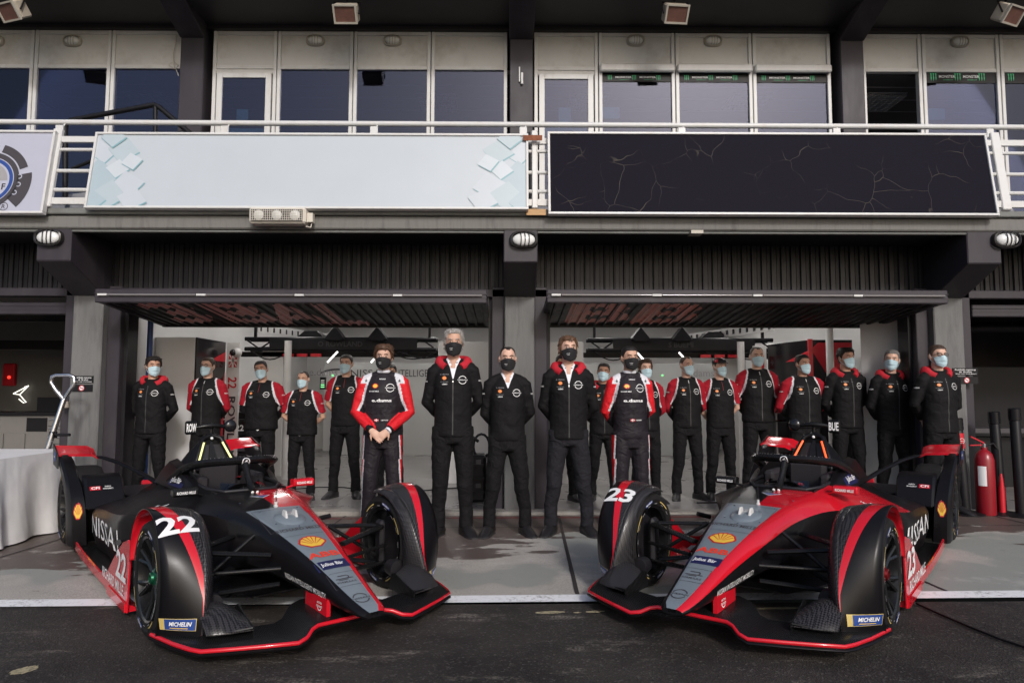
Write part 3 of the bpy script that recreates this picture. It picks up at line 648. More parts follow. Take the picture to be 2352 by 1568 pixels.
# cube print: diamonds clipped to the board
def clip(poly,x0,x1,z0,z1):
    for ax,lim,sg in((0,x0,1),(0,x1,-1),(1,z0,1),(1,z1,-1)):
        out=[]
        for i in range(len(poly)):
            a,c=poly[i],poly[(i+1)%len(poly)]; da=(a[ax]-lim)*sg; dc=(c[ax]-lim)*sg
            if da>=0: out.append(a)
            if da*dc<0: k=da/(da-dc); out.append((a[0]+(c[0]-a[0])*k,a[1]+(c[1]-a[1])*k))
        poly=out
        if len(poly)<3: return None
    return poly
MC=[mat('cube_face',c,.35,var=.02) for c in((.47,.515,.56),(.40,.475,.515),(.36,.445,.49),(.50,.55,.59))]; MT=mat('cube_side',(.20,.36,.40),.35)
def cubes(t,W,H,side):
    rr=random.Random(3 if side<0 else 9); k=0
    for (a,zz,s,rot) in((.10,.80,.17,8),(.34,.78,.15,-8),(.08,.40,.21,5),(.30,.52,.11,-4),(.44,.30,.16,10),(.24,.16,.17,-6),(.05,.08,.13,4),(.46,.62,.10,12),(.52,.10,.14,-12),(.20,.96,.12,0)):
        cx=(-W/2+a*.9) if side<0 else (W/2-a*.9); cz=zz*H
        for dl,mm,off in((1,MT,(.010,-.016)),(2,MC[k%4],(0,0))):
            q=[]
            for j in range(4):
                an=R(45+90*j+rot+45*0)+R(45); s=s*1.0; q.append((cx+off[0]+s*1.18*math.cos(an),cz+off[1]+s*1.02*math.sin(an)))
            p=clip(q,-W/2+.006,W/2-.006,.006,H-.006)
            if p: decal('cube_print',poly2d(p),mm,t,(0,-.0005*(k*2+dl),0),(1,0,0),(0,0,1),lift=.0006)
        k+=1
cubes(t1,W1,H1,-1); cubes(t1,W1,H1,1)
gx=W3/2-.62; gz=.36
for nm,s2,mm in(('emblem',arc2d(.34,.43,22,75,14,gx,gz),M['dark_flat']),('emblem',arc2d(.27,.325,-60,95,26,gx,gz),M['dark_flat']),('emblem',arc2d(.30,.46,-42,12,14,gx,gz),M['dark_flat']),('emblem_ring',arc2d(.222,.26,-89,91,26,gx,gz),M['blue_flat']),('emblem',arc2d(.0,.20,0,90,14,gx,gz),M['grey_flat']),('lettering',shift(text2d('F',.07,.02),gx+.17,gz-.07),M['dark_flat']),('lettering',shift(text2d('R',.05,.01),gx+.21,gz-.30),M['dark_flat']),('emblem_ring',arc2d(.040,.048,0,360,20,gx+.21,gz-.30),M['dark_flat'])):
    decal(nm,s2,mm,t3,(0,-.0008,0),(1,0,0),(0,0,1))
for a in(-25,-8,8): decal('emblem',arc2d(.018,.028,a-120,a+120,10,gx+.33*math.cos(R(a)),gz+.33*math.sin(R(a))),M['board_lilac'],t3,(0,-.0025,0),(1,0,0),(0,0,1))
# ---- oval bulkhead lamps
def bulkhead(p,s,label,ring,glass,group=None,dark=False):
    t=thing('bulkhead_lamp',label,'lamp',p,0,group)
    b=MB(); pr=[]
    for i in range(5):
        k=[(1,0),(1,-.5),(.95,-.8),(.86,-.9),(.80,-.75)][i]; ring_=[]
        for j in range(28):
            a=2*math.pi*j/28; c,q=math.cos(a),math.sin(a); e=.75; x=math.copysign(abs(c)**e,c)*s*k[0]; z=math.copysign(abs(q)**e,q)*s*.62*k[0]; ring_.append((x,k[1]*s*.4,z))
        pr.append(ring_)
    b.loft(pr,cap=False); b.build('ring',ring,t,smooth=40)
    b=MB(); b.ell((0,-s*.18,0),(s*.80,s*.34,s*.47),20,10); b.build('glass',glass,t,smooth=80)
    for k in(-1,0,1):
        b=MB(); b.tube([(k*s*.28+ (.10*s if dark else .06*s)*math.cos(math.pi*q/8-math.pi/2),-s*(.30+.26*math.sin(math.pi*q/8)),s*.5*math.cos(math.pi*q/8)) for q in range(9)],s*.035,6); b.build('cage_bar',ring,t,smooth=60)
    return t
bl=mat('black_ring',(.02,.018,.018),.3)
for u,v,l in((115,547,'oval caged wall lamp with black ring on corbel above the white cloth table'),(1203,552,'oval caged wall lamp with black ring on central corbel'),(2308,552,'oval caged wall lamp with black ring on corbel above the fire extinguisher')):
    bulkhead(atY(u,v,BY-.004),.155,l,bl,M['lamp_glass'],None,True)
for u,v,wh in((-10,96,'window cut by the frame edge beyond the emblem board'),(168,96,'window beside the hanging loose cable'),(725,95,'window next to the glazed door, pale board below'),(902,95,'middle window behind the pale cube board'),(1460,95,'shutter box window next to the glazed door'),(1637,96,'middle one of the shutter box windows'),(2203,98,'window beyond the open upper doorway')):
    bulkhead(atY(u,v,UY-.022),.15,'cream oval caged lamp above the '+wh,M['cage'],M['lamp_glass'],'oval lamps above the upper windows')
# ---- square floodlights under the roof
def flood(u,v,rz,label):
    p=atY(u,v,9.6); t=thing('floodlight',label,'floodlight',p,rz,None)
    rx=Matrix.Rotation(R(38),3,'X')
    b=MB(); b.box(rx@Vector((0,.07,0)),(.34,.20,.25),0,rx); b.build('housing',M['lamp_body'],t,bevel=.02)
    b=MB(); 
    for (x0,x1,z0,z1) in((-.17,.17,-.13,-.105),(-.17,.17,.105,.13),(-.17,-.145,-.105,.105),(.145,.17,-.105,.105)): b.box(rx@Vector(((x0+x1)/2,-.05,(z0+z1)/2)),(x1-x0,.03,z1-z0),0,rx)
    b.build('bezel',M['cage'],t)
    b=MB(); b.box(rx@Vector((0,-.045,0)),(.29,.01,.21),0,rx); b.build('lens',M['lamp_dirty'],t)
    b=MB(); b.tube([(-.19,0,0),(-.19,.06,.2),(.19,.06,.2),(.19,0,0)],.012,6); b.tube([(0,.06,.2),(0,.06,7.2-p.z)],.015,6); b.build('bracket',M['black'],t)
flood(25,26,R(-18),'square floodlight under roof above lilac emblem board'); flood(794,32,0,'square floodlight under roof above the pale cube board'); flood(1553,32,R(4),'square floodlight under roof above window strips and black board'); flood(2322,34,R(22),'square floodlight under roof beyond the open upper doorway')
# ---- triple grille lamp on the fascia
p=atY(640,497,BY-.16); t=thing('grille_lamp','cream triple lamp behind wire grille fixed to balcony fascia','lamp',(p.x,BY-.03,p.z))
M['cream_lamp']=mat('cream_plastic',(.62,.58,.50),.45,var=.1,vscale=10,dirt=(.3,.25,.2),damt=.3)
b=MB(); b.box((0,-.10,0),(.60,.16,.17)); b.build('housing',M['cream_lamp'],t,bevel=.02)
b=MB(); b.box((0,-.186,0),(.54,.012,.12)); b.build('lens_bed',M['dark_flat'],t)
for k in(-1,0,1):
    b=MB(); b.lathe([(.0,-.205),(.045,-.20),(.058,-.188)],(k*.19,0,0),'Y',18); b.build('reflector',M['lamp_glass'],t,smooth=60)
for k in range(25):
    b=MB(); b.box((-.27+k*.0225,-.21,0),(.004,.004,.125)); b.build('grille_wire',M['cream_lamp'],t)
for k in range(6):
    b=MB(); b.box((0,-.214,-.06+k*.024),(.55,.004,.004)); b.build('grille_wire',M['cream_lamp'],t)
b=MB(); b.box((.33,-.09,-.01),(.06,.08,.10)); b.tube([(.34,-.09,-.06),(.335,-.1,-.11),(.28,-.1,-.10)],.008,6); b.build('junction_box',M['cream_lamp'],t,bevel=.006)
# ---- pillar notices
def notice(u0,u1,v0,v1,label,kind):
    y=FY-.006; a,c=atY(u0,v1,y),atY(u1,v0,y); t=thing('wall_notice',label,'sign',((a.x+c.x)/2,y,(a.z+c.z)/2)); W,H=c.x-a.x,c.z-a.z
    b=MB(); b.box((0,0,0),(W,.008,H)); b.build('plate',M['black'],t)
    if kind=='text':
        for i,(tx,hh,zz,wd) in enumerate((('Prohibido menores',.030,.26,.82),('de 16 años',.030,-.04,.5),('children under 16 not allowed',.017,-.32,.85))): decal('lettering',text2d(tx,H*hh*8,.01,width=W*wd),M['white_flat'],t,(0,-.0045,H*zz),(1,0,0),(0,0,1))
    else:
        decal('symbol',arc2d(.0,H*.40,0,360,24),M['white_flat'],t,(0,-.0045,0),(1,0,0),(0,0,1)); decal('symbol',arc2d(H*.31,H*.40,0,360,24),M['red_flat'],t,(0,-.006,0),(1,0,0),(0,0,1)); decal('symbol',shift(rect2d(H*.7,H*.07),0,0,R(-45)),M['red_flat'],t,(0,-.0065,0),(1,0,0),(0,0,1)); decal('symbol',rect2d(H*.42,H*.08),M['dark_flat'],t,(0,-.005,0),(1,0,0),(0,0,1))
    return t
notice(168,215,863,879,'black age notice with white lettering on pillar behind silver jack handle','text'); notice(163,213,883,899,'black plate with red no smoking ring on pillar behind silver jack handle','no')
notice(2188,2245,845,861,'black age notice with white lettering on pillar above fire extinguisher','text'); notice(2194,2246,865,881,'black plate with red no smoking ring on pillar above fire extinguisher','no')
# ================================================================ GARAGE FITTINGS
# white exhibition walls, left bay
def panel(name,pts,h,label,m,th=.05,cat='panel'):
    b=MB()
    (x0,y0),(x1,y1)=pts; d=Vector((x1-x0,y1-y0,0)).normalized(); nrm=Vector((-d.y,d.x,0))*th
    b.loft([[(x0,y0,.03),(x1,y1,.03),(x1+nrm.x,y1+nrm.y,.03),(x0+nrm.x,y0+nrm.y,.03)],[(x0,y0,h),(x1,y1,h),(x1+nrm.x,y1+nrm.y,h),(x0+nrm.x,y0+nrm.y,h)]])
    return tag(b.build(name,m,bevel=.004),label,cat)
zP=2.10
panel('display_panel',[(-4.73,9.15),(-4.20,9.15)],zP,'plain white display panel behind man in red hooded jacket turning his head',M['wall_white'])
M['art']=mat('black_art',(.012,.010,.012),.16,var=.2)
def art_panel(p0,p1,h,label,flip=1):
    t=panel('art_panel',[p0,p1],h,label,M['art']); me_off=Vector((0,0,0))
    d=Vector((p1[0]-p0[0],p1[1]-p0[1],0)); L=d.length; d.normalize(); H=h-.03
    s=[(.30*L,H*.02),(L*.99,H*.02),(L*.99,H*.80),(.62*L,H*.42)]
    if flip<0: s=[(L-a,z) for a,z in s][::-1]
    decal('red_print',poly2d(s),M['red_flat'],t,(p0[0],p0[1],.03),d,(0,0,1),lift=.003)
    decal('red_print',poly2d([(.45*L,H*.86),(.99*L,H*.93),(.99*L,H*.86)] ),M['red_flat'],t,(p0[0],p0[1],.03),d,(0,0,1),lift=.003)
    return t
art_panel((-4.18,9.16),(-4.18,10.1),zP,'glossy black and red art panel running back from the white panel, garage 22')
strip22=panel('name_panel',[(-4.17,10.12),(-3.98,10.12)],zP,'narrow white panel with flag, red number and upright lettering',M['wall_white'],cat='panel')
decal('panel_number',text2d('22',.13,.02),M['red_flat'],strip22,(-4.075,10.118,1.50),(0,0,-1),(1,0,0),lift=.004)
decal('lettering',text2d('ROWLAND',.11,.02,width=1.1),M['dark_flat'],strip22,(-4.075,10.118,.75),(0,0,-1),(1,0,0),lift=.004)
fl=[rect2d(.12,.18)]
decal('flag',rect2d(.12,.2),M['red_flat'],strip22,(-4.075,10.118,1.83),(1,0,0),(0,0,1),lift=.004)
for s2 in(rect2d(.03,.2),rect2d(.12,.035),shift(rect2d(.2,.014),0,0,R(58)),shift(rect2d(.2,.014),0,0,R(-58))): decal('flag',s2,M['white_flat'],strip22,(-4.075,10.118,1.83),(1,0,0),(0,0,1),lift=.006)
panel('display_panel',[(-3.96,11.0),(-3.62,11.0)],zP,'plain white display panel further back beside white post, garage 22',M['wall_white'])
def post(x,y,h,label):
    b=MB(); b.tube([(x,y,.03),(x,y,h)],.055,14); tag(b.build('white_post',M['wall_white'],smooth=50),label,'post')
post(-3.42,10.6,2.16,'round white post behind crew with folded cap hair, left garage') if False else post(-3.42,10.6,2.16,'round white post holding the left end of the light gantry')
post(3.62,10.6,2.16,'round white post holding the right end of the light gantry')
# right bay
panel('display_panel',[(3.55,11.2),(3.9,11.2)],2.06,'plain white display panel between flag panel and white post, garage 23',M['wall_white'])
n23=panel('name_panel',[(3.82,10.6),(4.02,10.6)],2.10,'narrow white panel with red cross flag and number, garage 23',M['wall_white'])
decal('flag',rect2d(.12,.2),M['red_flat'],n23,(3.92,10.598,1.84),(1,0,0),(0,0,1),lift=.004)
for s2 in(rect2d(.07,.022),rect2d(.022,.09)): decal('flag',s2,M['white_flat'],n23,(3.92,10.598,1.84),(1,0,0),(0,0,1),lift=.006)
decal('panel_number',text2d('23',.13,.02),M['red_flat'],n23,(3.92,10.598,1.50),(0,0,1),(-1,0,0),lift=.004)
art_panel((4.03,10.58),(4.26,9.62),2.12,'glossy black and red art panel running forward beside the white wall, garage 23',-1)
ap2=panel('art_panel',[(4.27,9.6),(4.86,9.6)],2.12,'black art panel with red sweep facing the pit lane, garage 23',M['art'])
decal('red_print',poly2d([(.0,1.95),(.25,1.55),(.50,1.2),(.575,1.0),(.575,2.05),(.1,2.05)]),M['red_flat'],ap2,(4.27,9.6,.03),(1,0,0),(0,0,1),lift=.003)
b=MB(); b.bx(4.225,4.285,9.57,9.60,.03,2.13); tag(b.build('edge_trim',M['red_flat']),'red upright edge strip between the two art panels, garage 23','trim')
panel('display_panel',[(4.57,8.82),(5.03,8.50)],3.0,'white splayed wall panel behind the grey haired man by the right pillar',M['wall_white'])
# central white panels either side of the pillar
panel('display_panel',[(-1.05,10.2),(-.20,10.2)],2.12,'large white panel behind tall grey haired man',M['wall_white'])
panel('display_panel',[(.55,10.2),(1.12,10.2)],2.12,'white panel behind brown haired man in hooded jacket',M['wall_white'])
# team banner walls
ban=panel('banner_wall',[(-3.6,14.6),(.1,14.6)],1.98,'grey team banner wall with dark lettering in left garage',M['wall_grey'])
def btxt(o,s,x,z,h,m=M['dark_flat'],w=None,y=14.6): decal('lettering',text2d(s,h,.0,width=w),m,o,(x,y-.002,z),(1,0,0),(0,0,1),lift=.004)
def bx_(u,y=14.6): return atY(u,860,y).x
bz=atY(1000,857,14.6).z
btxt(ban,'e.dams',bx_(743),bz+.02,.15,M['grey_flat'],w=bx_(776)-bx_(711)); btxt(ban,'NISSAN',bx_(850),bz,.15,w=bx_(895)-bx_(806)); btxt(ban,'INTELLIGENT',bx_(955),bz,.15,w=bx_(1015)-bx_(908))
bk=panel('banner_wall',[(-4.2,15.6),(-3.0,15.6)],2.05,'pale banner wall with thin dark arc in left garage',M['wall_white'])
decal('arc_print',arc2d(.9,.94,10,115,30),M['dark_flat'],bk,(-3.9,15.598,.95),(1,0,0),(0,0,1),lift=.004)
ban2=panel('banner_wall',[(.6,14.6),(4.4,14.6)],1.98,'grey team banner wall with faint lettering in right garage',M['wall_grey'])
btxt(ban2,'e.dams',bx_(1608),bz+.02,.15,M['grey_flat'],w=.6)
for u in(1522,763):
    p=atY(u,862,14.55); b=MB(); b.ell((p.x,14.58,p.z),(.025,.012,.025)); tag(b.build('status_light',M['green_led']),'tiny green status light on the '+('left' if u<1000 else 'right')+' garage banner wall','light')
M['faint_print']=mat('faint_print',(.022,.021,.023),.5)
# light gantry
def gantry(x0,x1,y,z,label,lbl,side):
    t=thing('light_gantry',label,'gantry',((x0+x1)/2,y,.03)); o=t.location
    def q(mb,nm,m,**k): return mb.build(nm,m,t,world=True,**k)
    for dy,dz in((0,0),(0,.16),(.24,.0),(.24,.16)):
        b=MB(); b.tube([(x0,y+dy,z+dz),(x1,y+dy,z+dz)],.032,8); q(b,'chord',M['black'],smooth=50)
    n=int((x1-x0)/.22)
    for k in range(n):
        a=x0+(x1-x0)*k/n; c=x0+(x1-x0)*(k+1)/n; b=MB(); zz=(z,z+.16) if k%2 else (z+.16,z)
        b.tube([(a,y,zz[0]),(c,y,zz[1])],.014,6); q(b,'brace',M['black'])
    b=MB(); b.bx(x0+.4,x1-.3,y-.035,y-.028,z+.005,z+.155); fp=q(b,'name_fascia',M['black'])
    ft=decal('lettering',text2d(lbl,.085,.02),M['faint_print'],fp,((x0+x1)/2,y-.037,z+.08),(1,0,0),(0,0,1)); ft.data.transform(Matrix.Translation(-o))
    b=MB(); b.bx(x0-.1,x1+.1,y+.10,y+.16,z-.12,z-.04); q(b,'cable_duct',M['black'])
    for xx in(x0+.12,x1-.12):
        b=MB(); b.bx(xx-.02,xx+.02,y+.1,y+.14,z+.16,3.06); q(b,'hanger',M['black'])
    rr=random.Random(5)
    for k in range(5):
        a=x0+rr.random()*(x1-x0); c=a+rr.uniform(.4,.9); b=MB(); b.tube([(a+(c-a)*i/8,y-.01,z-.02-.22*math.sin(math.pi*i/8)*(.5+.3*k/5)) for i in range(9)],.010,5); q(b,'cable',M['black'],smooth=60)
    for k in range(2):
        xx=side[k]; b=MB(); b.prism([(-.16,0),(0,.20),(.16,0),(.10,-.03),(-.10,-.03)],y-.10,y+.18,'Y'); 
        for i in range(len(b.v)): b.v[i]=(b.v[i][0]+xx,b.v[i][1],b.v[i][2]+z+.16)
        q(b,'lamp_head',M['black'],bevel=.01)
        b=MB(); s=-1 if side[2]<0 else 1; b.beam((xx+s*-.08,y-.16,z-.05),(xx+s*.06,y-.22,z-.22),.022,.022); q(b,'led_tube',M['led'])
    b=MB(); b.prism([(-.4,-.06),(-.1,.2),(.1,.2),(.4,-.06)],y+.3,y+.6,'Y')
    xx=side[3]
    for i in range(len(b.v)): b.v[i]=(b.v[i][0]+xx,b.v[i][1],b.v[i][2]+z+.12)
    q(b,'cowl',M['black'])
    for k in range(3):
        b=MB(); b.box((xx-.25+.22*k,y-.02,z-.10),(.16,.05,.05)); q(b,'red_connector',M['red_flat'])
    return t
gx0,gx1=atY(563,790,10.9).x,atY(1002,790,10.9).x
gantry(gx0,gx1,10.9,2.05,'black lighting gantry with two spotlights over the left garage','O ROWLAND',(atY(770,790,10.9).x,atY(868,790,10.9).x,-1,atY(700,790,10.9).x))
gx0,gx1=atY(1350,790,10.9).x,atY(1775,790,10.9).x
gantry(gx0,gx1,10.9,2.05,'black lighting gantry with two spotlights over the right garage','S BUEMI',(atY(1470,790,10.9).x,atY(1565,790,10.9).x,1,atY(1655,790,10.9).x))
# dome camera + equipment
def dome(u,v,y,label):
    p=atY(u,v,y); t=thing('dome_camera',label,'camera',p); b=MB(); b.ell((0,0,0),(.07,.05,.07)); b.build('base',M['wall_white'],t,smooth=80); b=MB(); b.ell((-.05,-.03,0),(.05,.05,.05)); b.build('dome',M['black_gloss'],t,smooth=80)
dome(545,810,10.05,'dome camera beside panel with union flag and number 22'); dome(1830,803,10.5,'dome camera beside panel with white cross on red flag')
def rack(x,y,label,num,scr):
    t=thing('equipment_rack',label,'equipment',(x,y,.03)); z=0
    for i,(h,kind) in enumerate(((.45,'case'),(.24,'scr'),(.24,'num'),(.12,'case'))):
        b=MB(); b.box((0,0,z+h/2),(.50,.5,h-.02)); u_=b.build('case',M['black'] if kind!='scr' else M['dark_flat'],t,bevel=.012)
        for s in(-1,1):
            b=MB(); b.box((s*.245,-.253,z+h/2),(.02,.012,h-.02)); b.build('edge_trim',M['alu'],u_)
        if kind=='scr':
            b=MB(); b.box((.05,-.256,z+h*.4),(.22,.008,.07)); b.build('screen',scr,u_)
            for k in range(4):
                b=MB(); b.box((-.2+.1*k,-.256,z+h*.75),(.05,.008,.03)); b.build('socket',M['grey_flat'],u_)
        if kind=='num' and num: decal('number',text2d(num,.09,.02),M['white_flat'],u_,(.12,-.251,z+h/2),(1,0,0),(0,0,1),lift=.003)
        z+=h
    for k in range(3):
        b=MB(); b.tube([(-.2+.15*k+.1*math.sin(i*.9+k),-.1+.05*i,z+.10*math.sin(math.pi*i/6)) for i in range(7)],.012,6); b.build('cable',M['black'],t,smooth=60)
p=atY(548,960,10.4); rack(p.x,10.4,'black equipment rack with purple screen and white number in left garage','22',M['purple_screen'])
p=atY(1806,960,10.3); rack(p.x,10.3,'black equipment rack with grey patch sockets in right garage','',M['grey_flat'])
b=MB(); p=atY(742,880,11.2); b.box((p.x,11.2,p.z),(.09,.05,.2)); t=tag(b.build('timing_screen',M['black']),'small upright timing screen with green rows behind crew','screen')
for k in range(4): decal('screen_row',rect2d(.06,.018),M['green_led'] if k<2 else M['white_flat'],t,(p.x,11.174,p.z-.06+k*.035),(1,0,0),(0,0,1))
# flight case and cable reel behind the front row
t=thing('flight_case','black ribbed flight case on garage floor left of central pillar','case',(-.42,8.55,.03))
b=MB(); b.box((0,0,.30),(.30,.36,.56)); b.build('body',M['black'],t,bevel=.03)
for z in(.14,.30,.46):
    b=MB(); b.box((0,-.19,z),(.26,.02,.03)); b.build('rib',M['black'],t)
for z in(.22,.5):
    b=MB(); b.box((.06,-.2,z),(.06,.02,.05)); b.build('latch',M['dark_flat'],t)
t=thing('wheel_gun_stand','black wheel gun with coiled hose on flight case left of central pillar','tool',(-.40,8.5,.61))
b=MB(); b.tube([(-.12,0,.02),(-.08,0,.14),(-.02,-.02,.2),(.03,0,.16)],[.03,.035,.03,.02],8); b.build('gun_body',M['black'],t,smooth=60)
b=MB(); b.tube([(.10*math.cos(a)+.07,.02*a/6,.10+.15*math.sin(a)) for a in[i*.4 for i in range(15)]],.016,7); b.build('hose',M['black'],t,smooth=60)
b=MB(); b.box((-.1,-.03,.15),(.03,.03,.03)); b.box((-.05,-.03,.2),(.02,.03,.03)); b.build('fitting',M['chrome'],t)
# chrome upright (right bay)
p=atZ(1990,1125,.03); t=thing('polished_stand','polished metal stand behind crew beside the white wall','stand',(p.x,9.35,.03))
b=MB(); b.tube([(0,0,0),(0,0,.98)],.028,12); b.build('tube',M['chrome'],t,smooth=60); b=MB(); b.tube([(.09,0,0),(.09,0,.98)],.022,12); b.build('tube',M['alu'],t,smooth=60)
b=MB(); b.box((.04,0,1.0),(.20,.1,.04)); b.build('top_plate',M['black'],t); b=MB(); b.box((.04,0,.02),(.3,.3,.03)); b.build('foot',M['black'],t)
b=MB(); b.tube([(p.x+.3,8.6,.035)]+[(p.x+.3+.7*k/10+.05*math.sin(k),8.6+.08*math.cos(k*1.3),.038) for k in range(1,11)],.008,5)
# cables on floor
def cable(pts,r,label,name='floor_cable'):
    b=MB(); b.tube(pts,r,6); tag(b.build(name,M['black'],smooth=60),label,'cable')
cable([(-3.0+.35*k,9.5+.25*math.sin(k*1.1),.04) for k in range(8)],.008,'thin black cable across left garage floor behind crew')
cable([(2.3+.3*k,8.3+.15*math.sin(k*.9+1),.04) for k in range(7)],.010,'thin black cable across right garage floor at the crew feet')
cable([atZ(u,v,G(atZ(u,v).x)+.008) for u,v in((2105,1385),(2160,1410),(2230,1440),(2300,1468),(2400,1500))],.007,'thin black cable trailing over asphalt behind the red front vane')
# ---------------------------------------------------------------- neighbouring left garage
cab=thing('tool_cabinet','pale grey workshop cabinet with steel drawers beneath a dark worktop','cabinet',(-6.5,10.2,.03))
def CB(mb,nm,m,**k): return mb.build(nm,m,cab,**k)
M['cab']=mat('cabinet_grey',(.17,.16,.15),.4,var=.06)
b=MB(); b.bx(-1.6,.55,0,.6,.0,.98); CB(b,'carcass',M['cab'])
b=MB(); b.bx(-1.65,.6,-.04,.62,.985,1.03); CB(b,'worktop',M['black'])
for k in range(7):
    b=MB(); b.bx(-.30,.52,-.02,-.002,.05+k*.13,.05+k*.13+.112); dr=CB(b,'drawer',M['cab'],bevel=.005)
    b=MB(); b.bx(-.28,.50,-.035,-.022,.05+k*.13+.09,.05+k*.13+.108); b.build('handle',M['alu'],dr)
for k in range(2):
    b=MB(); b.bx(-.95+k*.32-.3,-.95+k*.32,-.02,-.002,.05,.72); CB(b,'door',M['cab'],bevel=.005)
b=MB(); b.bx(-.62,-.32,-.01,-.002,.75,.95); CB(b,'open_shelf',M['black'])
for i,(x,h,m,l) in enumerate(((-6.0,.24,'black','black box on the workshop cabinet worktop'),(-6.28,.16,'white_flat','white bottle on the workshop cabinet worktop'),(-6.12,.12,'blue_flat','blue can on the workshop cabinet worktop'),(-5.75,.2,'black','black rounded machine on the workshop cabinet worktop'),(-6.9,.22,'black','black laptop case on the workshop cabinet worktop'))):
    b=MB()
    if 'bottle' in l or 'can' in l: b.lathe([(.04,0),(.045,.02),(.045,h*.7),(.02,h*.85),(.02,h)],(x,10.35,1.061),n=14,cap=True)
    elif 'machine' in l: b.ell((x,10.45,1.061+h*.5),(.2,.15,h*.5))
    else: b.box((x,10.45,1.061+h/2),(.38,.2,h))
    tag(b.build({'white':'bottle','blue ':'can'}.get(l[:5],'worktop_box'),M[m],smooth=40),l,'bottle' if 'bottle' in l else 'can' if 'can' in l else 'box')
p=atY(18,860,12.9); t=thing('alarm_box','red wall box with small glowing lamp in left garage','wall box',(p.x,12.95,p.z)); b=MB(); b.box((0,0,0),(.22,.1,.42)); b.build('case',M['red_flat'],t,bevel=.02); b=MB(); b.ell((.03,-.06,-.05),(.03,.02,.03)); b.build('lamp',M['red_lamp'],t)
p=atY(40,905,12.9); t=thing('neon_sign','lit white star logo and letters on wall of left garage','neon sign',(p.x,12.93,p.z))
s=.20
for i,pl in enumerate(([(-.5,.05),(.9,.8),(.55,.7)],[(.9,.8),(.1,-.05),(.75,-.75)],[(-.5,.05),(.1,-.05),(.75,-.75),(.5,-.8),(.05,-.45)])):
    b=MB(); b.tube([(x*s,0,z*s) for x,z in pl],.009,6); b.build('neon_tube',M['neon'],t)
decal('lettering',text2d('TOMC',.15,.03),M['neon'],t,(-.02,-.01,-.50),(1,0,0),(0,0,1))
b=MB(); b.bx(-9,-4.9,11.2,11.35,2.05,2.2); tag(b.build('roof_truss',M['black']),'black overhead truss beam in the left neighbouring garage','beam')
for k,(x,c) in enumerate(((-6.55,'blue_pipe'),(-6.2,'brown'))):
    b=MB(); b.tube([(x,12.5,1.9),(x,12.5,3.05)],.06,10); tag(b.build('wall_pipe',bpy.data.materials['blue_pipe'] if k==0 else M['brown'],smooth=50),('dark blue' if k==0 else 'brown')+' upright pipe on back wall of the left neighbouring garage','pipe')
# black furniture in the right-hand garage
b=MB(); b.bx(5.6,9.5,9.9,10.0,.03,1.75); tag(b.build('black_screen',M['black']),'tall black screen closing off the right neighbouring garage','screen')
t=thing('work_trolley','black trolley with dark top in front of black screen, right garage','trolley',(6.6,9.3,.03)); b=MB(); b.box((0,0,.85),(.9,.5,.06)); b.build('top',M['dark_flat'],t); b=MB(); b.box((0,.1,.45),(.8,.3,.6)); b.build('body',M['black'],t)
for sx in(-1,1):
    b=MB(); b.tube([(sx*.42,-.2,0),(sx*.42,-.2,.82)],.02,8); b.build('leg',M['alu'],t)
b=MB(); b.tube([(5.5,9.8,2.15),(5.9,9.5,2.25),(6.6,9.4,2.28),(7.5,9.4,2.28)],.07,10); tag(b.build('air_duct',M['black'],smooth=50),'black curved air duct under the door of the right garage','duct')
# ---------------------------------------------------------------- foreground fittings
# tablecloth
pA=atZ(-60,1222,0); 
tb=thing('covered_table','table under a long white draped cloth beside the car','table',(-4.95,6.35,G(-4.95)))
x0,x1,y0,y1,h=-1.9,.36,-.32,.95,.80
b=MB(); b.bx(x0,x1,y0,y1,h-.03,h-.012); b.build('table_top',M['white_paint'],tb)
for sx in(x0+.1,x1-.1):
    for sy_ in(y0+.1,y1-.1):
        b=MB(); b.tube([(sx,sy_,0),(sx,sy_,h-.03)],.02,8); b.build('leg',M['alu'],tb)
b=MB()
per=[]
N=150
def perim(t):
    Ls=[x1-x0,y1-y0,x1-x0,y1-y0]; tot=sum(Ls); d=t*tot
    for i,L_ in enumerate(Ls):
        if d<=L_ or i==3:
            k=d/L_; return [(x0+k*(x1-x0),y0,0,-1),(x1,y0+k*(y1-y0),1,0),(x1-k*(x1-x0),y1,0,1),(x0,y1-k*(y1-y0),-1,0)][i]
        d-=L_
N=260; rings=[]
def fold(i,a): 
    t=i/N*40; return (abs(math.sin(t*1.3+1.7*noise.noise((t*.35,0,3))))**1.6-.35)*(.6+.8*noise.noise((t*.5,7,0)))
for j in range(15):
    k=j/14; zz=h-(h-.02)*k**1.15; amp=.11*k**1.3; ring=[]
    for i in range(N):
        x,y,nx,ny=perim(i/N); wv=amp*fold(i,k)+.010*k*noise.noise((i*.12,k*4,1))+.006*noise.noise((i*.45,k*9,5)); ring.append((x+nx*(.012+.05*k+wv),y+ny*(.012+.05*k+wv),zz+(.02*noise.noise((i*.09,2,2)) if j==14 else 0)))
    rings.append(ring)
b.loft(rings,cap=False); b.add(rings[0],[tuple(range(N))]); b.build('tablecloth',M['cloth_white'],tb,smooth=70)
